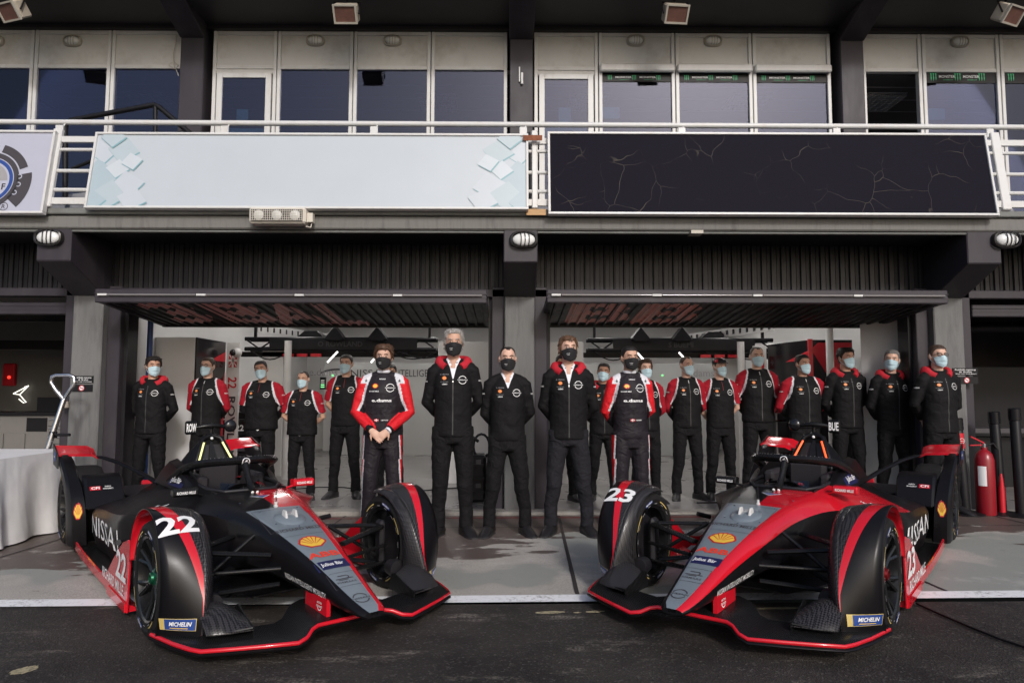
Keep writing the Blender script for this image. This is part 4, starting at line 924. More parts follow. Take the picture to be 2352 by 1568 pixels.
# silver jack handle
t=thing('jack_handle','silver trolley jack handle with looped grip leaning behind white table','jack',(-5.05,7.0,.0))
def jp(u,v,y): return atY(u,v,y)
k0,k1=jp(100,1060,7.35),jp(147,917,7.45)
b=MB(); b.tube([k0-Vector((.12,0,.55)),k0,k1],.028,12); b.build('shaft',M['steel'],t,smooth=60,world=True)
lp=[jp(u,v,7.46) for u,v in((147,917),(128,895),(117,878),(120,864),(130,861),(160,861),(170,866),(172,880),(160,897),(147,917))]
b=MB(); b.tube(lp,.022,10); b.build('grip_loop',M['steel'],t,smooth=60,world=True)
b=MB(); c0=jp(122,998,7.4); b.tube([c0,c0+Vector((.18,0,0))],.016,8); b.box(c0,(.05,.06,.07)); b.build('release_lever',M['black'],t,smooth=40,world=True)
b=MB(); q=jp(153,929,7.95); b.box((q.x-.01,FY-.02,q.z),(.09,.04,.075)); q2=tag(b.build('switch_box',M['lamp_body'],bevel=.006),'small square switch box on the pillar beside jack handle','switch'); 
# barrier posts
def bpost(u,v,label,h=1.0,band=False,lean=0):
    p=atY(u,v,7.72 if u<2330 else 7.6); t=thing('barrier_post',label,'post',(p.x,p.y,G(p.x)),0); t.rotation_euler=(0,lean,0)
    b=MB(); b.lathe([(.0,.0),(.19,.0),(.19,.012),(.06,.03),(.0,.035)],n=28); b.build('foot',M['black'],t,smooth=40)
    b=MB(); b.lathe([(.0,.03),(.052,.03),(.052,h),(.045,h+.012),(0,h+.012)],n=20); b.build('tube',M['black'],t,smooth=40)
    b=MB(); b.lathe([(.053,h-.12),(.06,h-.115),(.06,h+.01),(.05,h+.02),(0,h+.02)],n=20); b.build('belt_head',M['black_gloss'],t,smooth=40)
    if band:
        b=MB(); b.lathe([(.0535,h-.32),(.0535,h-.15)],n=20); b.build('red_band',M['red_flat'],t,smooth=40); b=MB(); b.lathe([(.0545,h-.345),(.0545,h-.32)],n=20); b.build('silver_band',M['steel'],t,smooth=40)
        decal('emblem',roundel2d(.03),M['white_flat'],t,(0,-.056,h-.235),(1,0,0),(0,0,1))
bpost(2217,1152,'black barrier post with red band and silver ring beside the pillar',1.05,True,R(-3)); bpost(2300,1150,'plain black barrier post standing right behind the fire extinguisher',1.12,False,R(-2)); bpost(2345,1168,'plain black barrier post apart from the extinguisher, cut by the frame edge',1.16,False,R(-1))
# fire extinguishers
def ext(u,v,h,label):
    p=atY(u,v,7.68); t=thing('fire_extinguisher',label,'extinguisher',(p.x,p.y,G(p.x)))
    k=h/.78; b=MB(); b.lathe([(0,0),(.085*k,0),(.09*k,.015),(.09*k,.56*k),(.075*k,.62*k),(.045*k,.655*k),(.03*k,.665*k),(.03*k,.69*k),(0,.69*k)],n=26); b.build('cylinder',mat('extinguisher_red',(.24,.009,.016),.30,var=.1,vscale=5),t,smooth=40)
    b=MB(); b.lathe([(.028*k,.69*k),(.028*k,.73*k),(0,.735*k)],n=14); b.build('valve',M['chrome'],t,smooth=40)
    b=MB(); b.beam((0,0,.735*k),(-.14*k,-.01,.80*k),.025,.012); b.beam((0,0,.715*k),(-.15*k,-.01,.71*k),.02,.01); b.build('lever',M['red_flat'],t)
    b=MB(); b.tube([(.02,0,.71*k),(.10*k,0,.73*k),(.15*k,0,.66*k),(.15*k,0,.4*k)],.012,7); b.build('hose',M['black'],t,smooth=60)
    b=MB(); b.lathe([(.014,.42*k),(.03*k,.25*k),(.03*k,.02)],(.165*k,0.0,0),n=12); b.build('horn',M['red_flat'],t,smooth=50)
    b=MB(); nn=8; b.grid(lambda a,c:(.0915*k*math.sin(R(-75+50*a)),-.0915*k*math.cos(R(-75+50*a)),(.30+.2*c)*k),nn,1); b.build('label_sticker',M['white_flat'],t,smooth=60)
ext(2265,1150,.84,'red fire extinguisher with white label beside the right pillar')
# ================================================================ PEOPLE
def remesh(mb,voxel,it=4,fac=.5,dec=None):
    me=mb.mesh('tmp'); o=bpy.data.objects.new('tmp',me); COL.objects.link(o)
    m=o.modifiers.new('r','REMESH'); m.mode='VOXEL'; m.voxel_size=voxel
    if it: s=o.modifiers.new('s','SMOOTH'); s.iterations=it; s.factor=fac
    if dec: d=o.modifiers.new('d','DECIMATE'); d.ratio=dec
    out=bpy.data.meshes.new_from_object(o.evaluated_get(bpy.context.evaluated_depsgraph_get()))
    bpy.data.objects.remove(o); bpy.data.meshes.remove(me)
    out.polygons.foreach_set('use_smooth',[True]*len(out.polygons)); return out
def fabric(name,rough=.78,fold=.5,scale=7,fine=260,sheen=.15):
    m=bpy.data.materials.new(name); m.use_nodes=True; n=m.node_tree; b=n.nodes['Principled BSDF']; L=n.links.new
    at=n.nodes.new('ShaderNodeAttribute'); at.attribute_name='col'; tc=n.nodes.new('ShaderNodeTexCoord')
    t=n.nodes.new('ShaderNodeTexNoise'); t.inputs['Scale'].default_value=scale; t.inputs['Detail'].default_value=3; t.inputs['Distortion'].default_value=1.2
    mp=n.nodes.new('ShaderNodeMapping'); mp.inputs['Scale'].default_value=(1,1,1.5); L(tc.outputs['Object'],mp.inputs[0]); L(mp.outputs[0],t.inputs['Vector'])
    t2=n.nodes.new('ShaderNodeTexNoise'); t2.inputs['Scale'].default_value=fine; L(tc.outputs['Object'],t2.inputs['Vector'])
    mr=n.nodes.new('ShaderNodeMapRange'); mr.inputs[1].default_value=.3; mr.inputs[2].default_value=.7; mr.inputs[3].default_value=.82; mr.inputs[4].default_value=1.18; L(t2.outputs[0],mr.inputs[0])
    mx=n.nodes.new('ShaderNodeMix'); mx.data_type='RGBA'; mx.blend_type='MULTIPLY'; mx.inputs[0].default_value=1; L(at.outputs['Color'],mx.inputs[6]); L(mr.outputs[0],mx.inputs[7]); L(mx.outputs[2],b.inputs['Base Color'])
    bp=n.nodes.new('ShaderNodeBump'); bp.inputs['Strength'].default_value=fold; bp.inputs['Distance'].default_value=.03; L(t.outputs[0],bp.inputs['Height']); L(bp.outputs[0],b.inputs['Normal'])
    b.inputs['Roughness'].default_value=rough; b.inputs['Sheen Weight'].default_value=sheen; b.inputs['Sheen Roughness'].default_value=.5; b.inputs['Specular IOR Level'].default_value=.22
    return m
M['fabric']=fabric('jacket_fabric',sheen=0); M['trouser']=fabric('trouser_fabric',.85,.8,9,sheen=0); M['suit']=fabric('race_suit_fabric',.6,.5,10,sheen=0)
M['hood_red']=mat('hood_red',(.42,.008,.020),.8,var=.12,vscale=12,bump=.3,bscale=14)
M['shirt']=mat('white_shirt',(.72,.72,.76),.8,bump=.2,bscale=16)
M['mask_blue']=mat('surgical_mask',(.46,.62,.68),.8,var=.05,bump=.15,bscale=60)
M['mask_black']=mat('black_mask',(.012,.011,.012),.85)
M['shoe']=mat('shoe_black',(.012,.011,.012),.45,var=.2,vscale=20); M['sole']=mat('shoe_sole',(.03,.028,.03),.6)
M['zip']=mat('zip_grey',(.030,.028,.030),.6); M['zip_pull']=mat('zip_pull',(.7,.7,.7),.3,metal=.6)
M['eye']=mat('eye_dark',(.03,.02,.018),.2); M['eye_white']=mat('eye_white',(.55,.5,.47),.3)
M['glasses']=mat('glasses_frame',(.02,.018,.018),.3)
SK={}
def skin(c):
    if c not in SK: SK[c]=mat('skin',c,.5,var=.09,vscale=18,bump=.1,bscale=120)
    return SK[c]
HR={}
def hairm(c):
    if c not in HR: HR[c]=mat('hair',c,.5,var=.5,vscale=40,bump=.9,bscale=55,stretch=(2.2,2.2,.5))
    return HR[c]
BLK=(.0058,.0054,.0060); RED=(.30,.007,.018); WHT=(.62,.62,.66); SUITD=(.016,.0132,.0172); SRED=(.60,.014,.022)
HEADR=[(-.120,.026,-.080,-.030),(-.104,.042,-.092,.015),(-.075,.056,-.094,.050),(-.035,.067,-.091,.078),(.010,.073,-.089,.094),(.050,.0755,-.089,.101),(.085,.069,-.080,.095),(.108,.052,-.056,.072),(.120,.026,-.026,.036)]
def hring(z):
    if z<=HEADR[0][0]: return HEADR[0][1:]
    for a,c in zip(HEADR,HEADR[1:]):
        if z<=c[0]:
            k=(z-a[0])/(c[0]-a[0]); return tuple(p+(q-p)*k for p,q in zip(a[1:],c[1:]))
    return HEADR[-1][1:]
def hpt(z,a,off=0):      # a: angle from the face (-y), + towards +x
    hx,yf,yb=hring(z); cy=(yf+yb)/2; hy=(yb-yf)/2; return Vector(((hx+off)*math.sin(a),cy-(hy+off)*math.cos(a),z))
def lerp(a,c,k): return a+(c-a)*k
def setcol(me,f):
    at=me.attributes.new('col','FLOAT_COLOR','POINT'); buf=[]
    for q in me.vertices: c=f(q.co); buf+=[c[0],c[1],c[2],1]
    at.data.foreach_set('color',buf)
def seamx(z): # armhole seam: half width where the sleeve starts
    if z>1.50: return .110
    if z>1.40: return lerp(.140,.110,(z-1.40)/.10)
    if z>1.26: return lerp(.172,.140,(z-1.26)/.14)
    return .172+.05*min(1,(1.26-z)/.12)
def finger(b,p,d,n,L,r,curl):
    pts=[p]; q=Vector(p); dd=Vector(d).normalized(); nn=Vector(n).normalized()
    for k in(.45,.3,.25):
        q=q+dd*(L*k); pts.append(q.copy()); ax=dd.cross(nn).normalized(); dd=Matrix.Rotation(curl,3,ax)@dd; nn=Matrix.Rotation(curl,3,ax)@nn
    b.tube(pts,[r,r*.95,r*.85,r*.65],7)
def hand(b,wr,d,n,side,curl=.35):
    """d: towards fingertips, n: palm normal (the way the fingers curl)"""
    wr,d,n=Vector(wr),Vector(d).normalized(),Vector(n).normalized(); t=d.cross(n).normalized()*side
    b.tube([wr-d*.02,wr+d*.03,wr+d*.085,wr+d*.10],[(.028,.02),(.036,.018),(.042,.016),(.036,.012)],10) if False else b.loft([[wr+d*s+t*(w*math.cos(a))+n*(h*math.sin(a)) for a in[2*math.pi*k/10 for k in range(10)]] for s,w,h in((-.02,.026,.020),(.03,.036,.019),(.08,.042,.016),(.10,.038,.012))])
    for i,(o,L) in enumerate(((.030,.072),(.010,.080),(-.010,.075),(-.030,.060))): finger(b,wr+d*.09+t*o,d+t*o*1.2,n,L,.0088,curl)
    finger(b,wr+d*.025+t*.034,d*.75+t*.65+n*.15,n,.062,.0100,curl*.6)
def person(label,u,vt,Y,fit,hair,hcol,mask='blue',sk=(.42,.235,.165),w=1.0,yaw=0,tilt=0,nod=0,arms='back',stance=.14,glasses=False,z0=.030,rz=0,decals=True,trous=BLK,sleeve=None,lean=0,group=None,name=None,vf=None,calf=False):
    base=atY(u,vt,Y); h=base.z-z0; x=base.x
    root=thing('person',label,'person',(x,Y,z0),rz+R(random.Random(int(u)*7).uniform(-9,9)),group,(h/1.80,)*3)
    rr=random.Random(int(u)); J=lambda a: rr.uniform(-a,a)
    # ---- skeleton
    hipx=.088; fx=stance+J(.008)
    ank=lambda s:Vector((s*fx,.03,.09)); kne=lambda s:Vector((s*lerp(hipx,fx,.55),-.005+J(.004),.50)); hip=lambda s:Vector((s*hipx,0,.92))
    sh={s:Vector((s*.178*w,.012,1.446+J(.008))) for s in(-1,1)}
    if arms=='back': el={s:Vector((s*(.226*w+.014+J(.010)),.065,1.155+J(.015))) for s in(-1,1)}; wr={s:Vector((s*.085,.185,1.00+J(.015)+.01*s)) for s in(-1,1)}
    else: el={s:Vector((s*.250*w,.0,1.150)) for s in(-1,1)}; wr={-1:Vector((-.088,-.175,.982)),1:Vector((.080,-.190,.985))}
    HM=Matrix.Translation((0,.012,1.555))@Matrix.Rotation(R(yaw),4,'Z')@Matrix.Rotation(R(tilt),4,'Y')@Matrix.Rotation(R(nod),4,'X')@Matrix.Translation((0,-.008,.125))
    # ---- body (skin), one continuous mesh
    b=MB()
    b.loft([[HM@(hpt(z,2*math.pi*k/20)) for k in range(20)] for z in[r[0] for r in HEADR]])
    nz=lambda *p: HM@Vector(p)
    b.tube([nz(0,-.086,.030),nz(0,-.100,.0),nz(0,-.108,-.022),nz(0,-.092,-.034)],[.009,.011,.016,.012],8)
    b.tube([nz(-.045,-.080,.040),nz(0,-.090,.038),nz(.045,-.080,.040)],.010,6)
    for s in(-1,1): b.ell(nz(s*.078,.012,.0),(.013,.020,.033),8,6,rot=HM.to_3x3()@Matrix.Rotation(s*R(14),3,'Z'))
    b.tube([nz(0,.01,-.07),Vector((0,.018,1.55)),Vector((0,.025,1.46))],[.056,.056,.068],14)
    def er(z,rx,ry,cy=0,n=18): return [Vector((rx*math.cos(t),cy+ry*math.sin(t),z)) for t in[2*math.pi*k/n for k in range(n)]]
    b.loft([er(.86,.12,.09),er(1.0,.14*w,.10),er(1.15,.135*w,.10),er(1.3,.15*w,.11),er(1.43,.14*w,.085),er(1.50,.07,.06)])
    for s in(-1,1):
        b.tube([hip(s),kne(s),ank(s)],[.075,.05,.030],10); b.tube([ank(s)+Vector((0,0,-.03)),ank(s)+Vector((s*.015,-.12,-.065))],[.024,.018],8)
        b.tube([sh[s]-Vector((s*.03,0,0)),sh[s].lerp(el[s],.5),el[s],el[s].lerp(wr[s],.35),wr[s]],[.050,.047,.039,.041,.027],10)
        if arms=='back': hand(b,wr[s],Vector((-s*.8,.05,-.45)),Vector((0,1 if s<0 else -.3,0)),s,.3)
        elif s<0: hand(b,wr[s],Vector((.72,-.25,-.62)),Vector((.1,.9,-.2)),-1,.45)
        else: hand(b,wr[s],Vector((-.72,-.12,-.62)),Vector((-.1,1,-.1)),1,.40)
    me=remesh(b,.0072 if arms!='front' else .0058,3,.4,.55 if arms!='front' else .7)
    link('body',me,skin(sk),root)
    # ---- eyes, brows
    for s in(-1,1):
        b=MB(); b.ell(nz(s*.031,-.083,.012),(.012,.008,.0065),8,6); link('eye',b.mesh('eye',80),M['eye_white'],root)
        b=MB(); b.ell(nz(s*.031,-.0895,.012),(.0058,.004,.0055),8,6); link('iris',b.mesh('iris',80),M['eye'],root)
        if hair!='none': b=MB(); b.tube([nz(s*.014,-.094,.030),nz(s*.034,-.091,.036),nz(s*.052,-.076,.029)],[.0035,.0045,.002],5); link('eyebrow',b.mesh('eyebrow',80),hairm(hcol),root)
    # ---- hair
    hb=MB(); nu=48; nv=16
    th={'short':.010,'buzz':.004,'full':.020,'messy':.026,'grey':.018,'cap':.008,'brown':.017}[hair]; amp={'short':.003,'buzz':.001,'full':.008,'messy':.014,'grey':.010,'cap':.002,'brown':.007}[hair]
    def hl(a):  # hairline height
        a=abs((a+math.pi)%(2*math.pi)-math.pi); front=.072 if hair not in('buzz','grey') else .082
        if a<.75: return front+(.012 if hair=='buzz' and .35<a<.75 else 0)
        if a<1.15: return lerp(front,.035 if hair!='grey' else .0,(a-.75)/.4)
        if a<1.45: return lerp(.035,-.030 if hair in('short','buzz','full','messy','cap') else -.06,(a-1.15)/.3)
        if a<1.75: return lerp(-.03,.012,(a-1.45)/.3) if hair in('short','buzz','full','cap','messy') else -.07
        return lerp(.0,-.085 if hair not in('grey','brown') else -.11,min(1,(a-1.75)/.5))
    for i in range(nu):
        a=2*math.pi*i/nu
        for j in range(nv+1):
            k=j/nv; z0_=hl(a); z=lerp(.1199,z0_,k**1.25); t=th*(min(1,(1-k)*3.2+.02))
            if hair in('messy','full','grey','brown'): t*= (1.0+.45*max(0,math.cos(a))*(1-k))
            p=hpt(z,a,-.003+t); nn_=noise.noise((p.x*26,p.y*26,p.z*14+u)); 
            p+=Vector((math.sin(a)*.6,-math.cos(a)*.6,.6))*(amp*nn_*min(1,(1-k)*4)); 
            if j==0: p=hpt(.1199,a,0)*1; p=Vector((p.x*.25,p.y*.25+.004,.120+th*.75+amp*.5*noise.noise((p.x*30,p.y*30,u))))
            else: p.z+=th*.75*(1-k)**2
            hb.v.append(tuple(HM@p))
    for i in range(nu):
        for j in range(nv): hb.f.append((i*(nv+1)+j,((i+1)%nu)*(nv+1)+j,((i+1)%nu)*(nv+1)+j+1,i*(nv+1)+j+1)); hb.m.append(0)
    hb.f.append(tuple(i*(nv+1) for i in range(nu))); hb.m.append(0)
    if hair in('messy','grey','brown','full'):
        for k in range(190 if hair!='full' else 90):
            a=rr.uniform(-math.pi,math.pi); z=rr.uniform(hl(a)+.01,.118); p=hpt(z,a,th*.7); d=(Vector((p.x*.35+.02*rr.uniform(-1,1),p.y*.25+.015*rr.uniform(-1,1)+.02,-.05 if z<.085 else .012))).normalized(); L_=rr.uniform(.012,.028)
            q=p+d*L_; hb.tube([HM@(p-d*.01),HM@(p.lerp(q,.5)+Vector((0,0,.004))),HM@q],[.006,.0045,.0008],4)
    link('hair',hb.mesh('hair',75),hairm(hcol),root)
    if hair=='cap':
        b=MB(); b.loft([[HM@hpt(z,2*math.pi*k/24,o_) for k in range(24)] for z,o_ in((.052,.010),(.075,.016),(.100,.018),(.115,.016),(.1205,.012))]); 
        b.loft([[HM@(hpt(.058,R(a),.008)+Vector((0,-d_*math.cos(R(a)),dz))) for a in range(-62,63,12)] for d_,dz in((0,.006),(.045,.004),(.065,-.006),(.065,-.011),(.0,-.001))],closed=False); c_=link('cap',b.mesh('cap',60),M['black'],root)
        b=MB(); b.loft([[HM@hpt(z,R(a),.0185) for a in range(-75,-40,6)] for z in(.062,.10)],closed=False); link('cap_flash',b.mesh('cap_flash',60),M['red_flat'],c_)
    # ---- mask
    if mask:
        b=MB(); mk=M['mask_'+mask]
        def mp(uu,vv):
            a=(uu-.5)*2*(1.05 if mask=='blue' else 1.15); z=lerp(-.004,-.122,vv)+.008*(1-abs(uu-.5)*2)*(1-vv)*1.3-(.010*(abs(uu-.5)*2)**2*(1-vv))+.022*abs(uu-.5)*2*vv
            o_=.010+.020*math.exp(-((uu-.5)/.16)**2)*math.exp(-((vv-.25)/.32)**2)+.004*(1-(2*vv-1)**2)
            if mask=='blue': o_+=.0022*math.sin(vv*19)*(1-abs(uu-.5)*1.4)
            return HM@hpt(z,a,o_)
        b.grid(mp,22,16); mo=link('face_mask',b.mesh('face_mask',80),mk,root)
        for s in(-1,1):
            for vv in(.06,.94):
                p=mp(.5+s*.5,vv); e=nz(s*.080,.022,.015 if vv<.5 else -.022); b=MB(); mid=p.lerp(e,.5)+HM.to_3x3()@Vector((s*.008,0,0)); b.tube([p,mid,e],.0022,5); link('ear_loop',b.mesh('ear_loop'),mk,mo)
        if mask=='black':
            bv=bvh_of(mo); R3=HM.to_3x3()
            for tx,dz,wd in(('NISSAN',-.048,.034),('e.dams',-.060,.026)):
                decal('lettering',text2d(tx,.007,.02,width=wd),M['white_flat'],mo,nz(-.036,-.13,dz),R3@Vector((.85,-.5,0)),R3@Vector((0,0,1)),bv,lift=.0015,reach=.08,maxmove=.12)
    if glasses:
        g_=None
        for s in(-1,1):
            b=MB(); b.tube([nz(s*.034+.024*math.cos(t),-.104+.004*abs(math.cos(t)),.012+.016*math.sin(t)) for t in[2*math.pi*k/16 for k in range(17)]],.0025,5); b.tube([nz(s*.058,-.100,.018),nz(s*.080,-.01,.018)],.0025,5); g_=link('spectacle_rim',b.mesh('rim',60),M['glasses'],root)
        b=MB(); b.tube([nz(-.010,-.108,.016),nz(.010,-.108,.016)],.0025,5); link('spectacle_bridge',b.mesh('bridge',60),M['glasses'],root)
    # ---- clothes
    suit=fit=='suit'; b=MB()
    def arm(s,to,r0,r1,r2):
        pts=[sh[s]-Vector((s*.045,0,-.012)),sh[s]+Vector((s*.006,0,-.012)),sh[s].lerp(el[s],.5)]; rs=[r0*.95,r0,(r0+r1)/2]
        if to=='elbow': pts.append(sh[s].lerp(el[s],.80)); rs.append(r1*1.12)
        else: pts+=[el[s],el[s].lerp(wr[s],.5),wr[s].lerp(el[s],.06)]; rs+=[r1,(r1+r2)/2*1.02,r2]
        b.tube(pts,rs,14)
    hem=.86 if fit in('hood','hoodshirt') else .90
    tw=w
    def tor(z,rx,ry,cy): return er(z,rx*tw,ry*(.5+.5*tw),cy,24)
    b.loft([tor(hem,.180,.130,.004),tor(hem+.03,.184,.134,.004),tor(1.02,.178,.132,.004),tor(1.12,.176,.132,.0),tor(1.25,.180,.134,-.004),tor(1.34,.180,.130,-.004),tor(1.42,.172,.112,.004),tor(1.475,.140,.088,.012),tor(1.515,.085,.070,.016)])
    for s in(-1,1): b.tube([Vector((s*.05,.018,1.505)),Vector((s*.12*w,.014,1.485)),sh[s]+Vector((0,.002,.005))],[.050,.048,.051],12)
    short=fit=='polo'
    for s in(-1,1): arm(s,'elbow' if short else 'wrist',.061,.055 if not suit else .058,.040)
    if fit in('vest','suit','polo'): b.tube([Vector((0,.020,1.48)),Vector((0,.014,1.535 if fit!='polo' else 1.520))],[(.074,.074),(.066,.068)],18)
    if fit=='hood': b.tube([Vector((0,.020,1.48)),Vector((0,.016,1.530))],[(.078,.078),(.068,.070)],18)
    def legs(bb,k=1.0):
        bb.loft([er(.80,.150,.112,.004,20),er(.88,.160*w,.118,.004,20),er(.96,.158*w,.116,.004,20),er(1.02,.148*w,.108,.004,20)])
        for s in(-1,1):
            H_=hip(s); bb.tube([H_+Vector((0,.004,.03)),H_+Vector((s*.004,0,-.12)),kne(s)+Vector((0,-.004,.06)),kne(s)+Vector((0,0,-.05)),ank(s)+Vector((0,0,.16)),ank(s)+Vector((0,-.010,-.022))],[.097*k,.095*k,.078*k,.071*k,.062*k,.063*k],14)
    if suit: legs(b,1.06)
    vox=.0095 if fit in('hood','hoodshirt','sweater') else .0085
    me=remesh(b,vox,4,.5)
    lx=lambda z: lerp(fx,hipx,min(1,max(0,(z-.09)/.83)))
    def foldn(me,a1):
        for q in me.vertices:
            c=q.co; q.co=c+Vector((0,-1 if c.y<0 else 1,0))*(a1*noise.noise((c.x*9+u,c.z*13+.6*c.x*9,c.y*6)))+Vector((1 if c.x>0 else -1,0,0))*(a1*.7*noise.noise((c.y*9,c.z*17+u,c.x*5)))
    foldn(me,.0065)
    def inarm(c):
        for s in(-1,1):
            d=wr[s]-el[s]; t=max(0,min(1,(c-el[s]).dot(d)/d.dot(d)))
            if (c-el[s]-d*t).length<.064 and c.y<-.06: return t
        return -1
    def cl(c):
        if suit and arms=='front':
            t=inarm(c)
            if t>=0: return SRED
        ax=abs(c.x)/w; s_=ax-seamx(c.z)
        if fit in('hood','hoodshirt','sweater'): return BLK
        if c.y>.12 and ax<.2: return BLK
        if fit in('vest','polo'):
            if s_<0 or c.z<.93 : return BLK
            if s_<.017 and c.z>1.19: return WHT
            if short and 1.19<c.z<1.205: return WHT
            return RED
        # race suit
        if c.z<.93 and ax<.26:
            d=abs(c.x)-lx(c.z)-(.012 if c.z>.7 else 0)
            if d>.074: return SRED
            if d>.062: return WHT
            return SUITD
        if s_<0: return SUITD
        if c.z>1.425 and s_<.075: return WHT
        if s_<.024 and c.z>1.16: return WHT
        if c.z<1.0+.02 and abs(c.x)<.14 and c.y<-.1: return BLK
        return SRED
    setcol(me,cl); nm={'suit':'race_suit','sweater':'sweater','polo':'polo_shirt','vest':'jacket'}.get(fit,'jacket')
    jo=link(nm,me,M['suit'] if suit else M['fabric'],root); bv=bvh_of(me)
    if not suit:
        b=MB(); legs(b); me2=remesh(b,.0105,4,.5); foldn(me2,.009); setcol(me2,lambda c: trous); tr=link('trousers',me2,M['trouser'],root)
        if fit=='polo' and w>1.1: decal('belt_buckle',arc2d(.010,.020,0,360,14),M['steel'],tr,(0,-.2,.905),(1,0,0),(0,0,1),bvh_of(me2),lift=.004)
    if sleeve:
        b=MB()
        for s in(-1,1): b.tube([sh[s].lerp(el[s],.7),el[s],el[s].lerp(wr[s],.5),wr[s]],[.052,.050,.045,.034],12)
        link('under_sleeve',b.mesh('under_sleeve',60),M['black'],root)
    # shoes
    for s in(-1,1):
        b=MB(); A_=ank(s); rot=Matrix.Rotation(s*R(20),3,'Z')*1.12; rings=[]
        for y,wd,hh,zz in((.080,.024,.05,.0),(.06,.040,.09,.0),(.01,.044,.118,.0),(-.05,.045,.10,.0),(-.11,.048,.070,.0),(-.165,.042,.046,.0),(-.195,.024,.030,.0)):
            rings.append([A_+rot@Vector((wd*math.cos(t),y,-.092+max(0,hh*.5+hh*.5*math.sin(t)) if math.sin(t)>-.6 else -.090)) for t in[2*math.pi*k/14 for k in range(14)]])
        b.loft(rings); so=link('shoe',b.mesh('shoe',50),M['shoe'],root)
        b=MB(); rings=[[A_+rot@Vector((sx*wd*1.06,y,z_)) for sx,z_ in((-1,-.0915),(1,-.0915),(1,-.068),(-1,-.068))] for y,wd in((.078,.026),(.05,.038),(-.05,.040),(-.11,.046),(-.165,.042),(-.2,.022))]; b.loft(rings); link('sole',b.mesh('sole'),M['sole'],so)
    # hood and collar pieces
    if fit in('hood','hoodshirt'):
        b=MB(); pts=[];rs=[]
        for k in range(21):
            t=R(-142+284*k/20); e=abs(t)/R(142); rx=.114+.026*math.sin(min(1,e*1.25)*math.pi); pts.append(Vector((rx*math.sin(t),.022+.098*math.cos(t),1.535-.02*e-.050*max(0,e-.55)/.45))); rs.append((.035 if e<.8 else .026,.052 if e<.75 else .036))
        b.tube(pts,rs,12)
        for q in range(len(b.v)):
            c=Vector(b.v[q]); c+=Vector((c.x,c.y,.5)).normalized()*(.006*noise.noise((c.x*22+u,c.y*22,c.z*22))); b.v[q]=tuple(c)
        link('hood',b.mesh('hood',70),M['hood_red'],root)
    if fit in('hoodshirt','sweater'):
        dd=1.365 if fit=='hoodshirt' else 1.40
        decal('shirt_front',poly2d([(-.052,1.515),(-.030,1.47),(-.004,dd),(.004,dd),(.030,1.47),(.052,1.515)]),M['shirt'],root,(0,-.2,0),(1,0,0),(0,0,1),bv,lift=.004,step=.015)
        decal('throat',poly2d([(-.030,1.53),(-.012,1.475),(0,1.452),(.012,1.475),(.030,1.53)]),skin(sk),root,(0,-.2,0),(1,0,0),(0,0,1),bv,lift=.006,step=.012)
        b=MB(); b.tube([Vector((.064*math.sin(R(t)),.018-.066*math.cos(R(t)),1.535-.055*max(0,1-abs(t)/70)**1.0-.0)) for t in range(-170,171,17)][9:11]+[],.004,5) if False else None
        for s in(-1,1):
            b=MB(); pts=[]
            for k in range(9): t=R(s*(22+16*k)); pts.append(Vector((.063*math.sin(t),.020-.064*math.cos(t),1.490+.045*min(1,k/3))))
            b.tube(pts,[(.006,.020)]*9,8); link('shirt_collar',b.mesh('shirt_collar',60),M['shirt'],root)
    if decals:
        F=((0,-.22,0),(1,0,0),(0,0,1))
        def dc(nm,s2,m_,x_,z_,st=None): decal(nm,shift(s2,x_*w,z_),m_,jo,*F,bv,lift=.0025,step=st)
        if suit:
            dc('chest_roundel',roundel2d(.040),M['white_flat'],.075,1.385,.02)
            dc('chest_shell',pecten2d(.030,'edge'),M['red_flat'],-.062,1.405); dc('chest_shell',([(a,c_) for a,c_ in pecten2d(.026,'fill')[0]],pecten2d(.026,'fill')[1]),M['yellow'],-.062,1.4051); 
            dc('lettering',text2d('RICHARD MILLE',.012,.02,width=.095),M['white_flat'],-.072,1.352,.02); dc('lettering',text2d('e.dams',.030,.03,width=.19),M['white_flat'],0,1.265,.02); dc('lettering',text2d('NISSAN',.012,.02,width=.06),M['white_flat'],0,1.470)
            dc('name_flag',rect2d(.042,.026),M['red_flat'],-.045 if u<1200 else -.01,1.075); dc('name_flag',merge(rect2d(.042,.006),rect2d(.008,.026)),M['white_flat'],-.045 if u<1200 else -.01,1.0752)
            dc('lettering',text2d('O.ROWLAND' if u<1200 else 'S.BUEMI',.011,.02,width=.07 if u<1200 else .055),M['white_flat'],.03 if u<1200 else .055,1.075,.02)
            for s in(-1,1): dc('shoulder_star',poly2d([(0,.02),(.006,.004),(.016,.004),(.007,-.004),(.010,-.018),(0,-.008),(-.010,-.018),(-.007,-.004),(-.016,.004),(-.006,.004)]),M['dark_flat'],s*.155,1.455)
            b=MB(); b.tube([Vector((.055*math.sin(R(t)),.016-.058*math.cos(R(t)),1.545)) for t in range(0,361,20)],[(.012,.016)]*19,8); link('white_undercollar',b.mesh('undercollar',60),M['shirt'],root)
            for s in(-1,1): 
                if arms=='front': b=MB(); b.tube([wr[s].lerp(el[s],.16),wr[s].lerp(el[s],.0)],[.041,.038],12); link('cuff',b.mesh('cuff',60),M['black'] if s<0 else M['black'],root)
            if arms=='front': b=MB(); b.tube([wr[1].lerp(el[1],.04),wr[1].lerp(el[1],-.07)],[.036,.034],12); link('white_cuff',b.mesh('cuff',60),M['shirt'],root)
            dc('centre_placket',rect2d(.004,.42),M['black'],.0,1.22,.03)
        else:
            dc('chest_roundel',roundel2d(.036),M['white_flat'],.088,1.355,.02)
            dc('chest_shell',pecten2d(.019,'edge'),mat_orange,-.080,1.372)
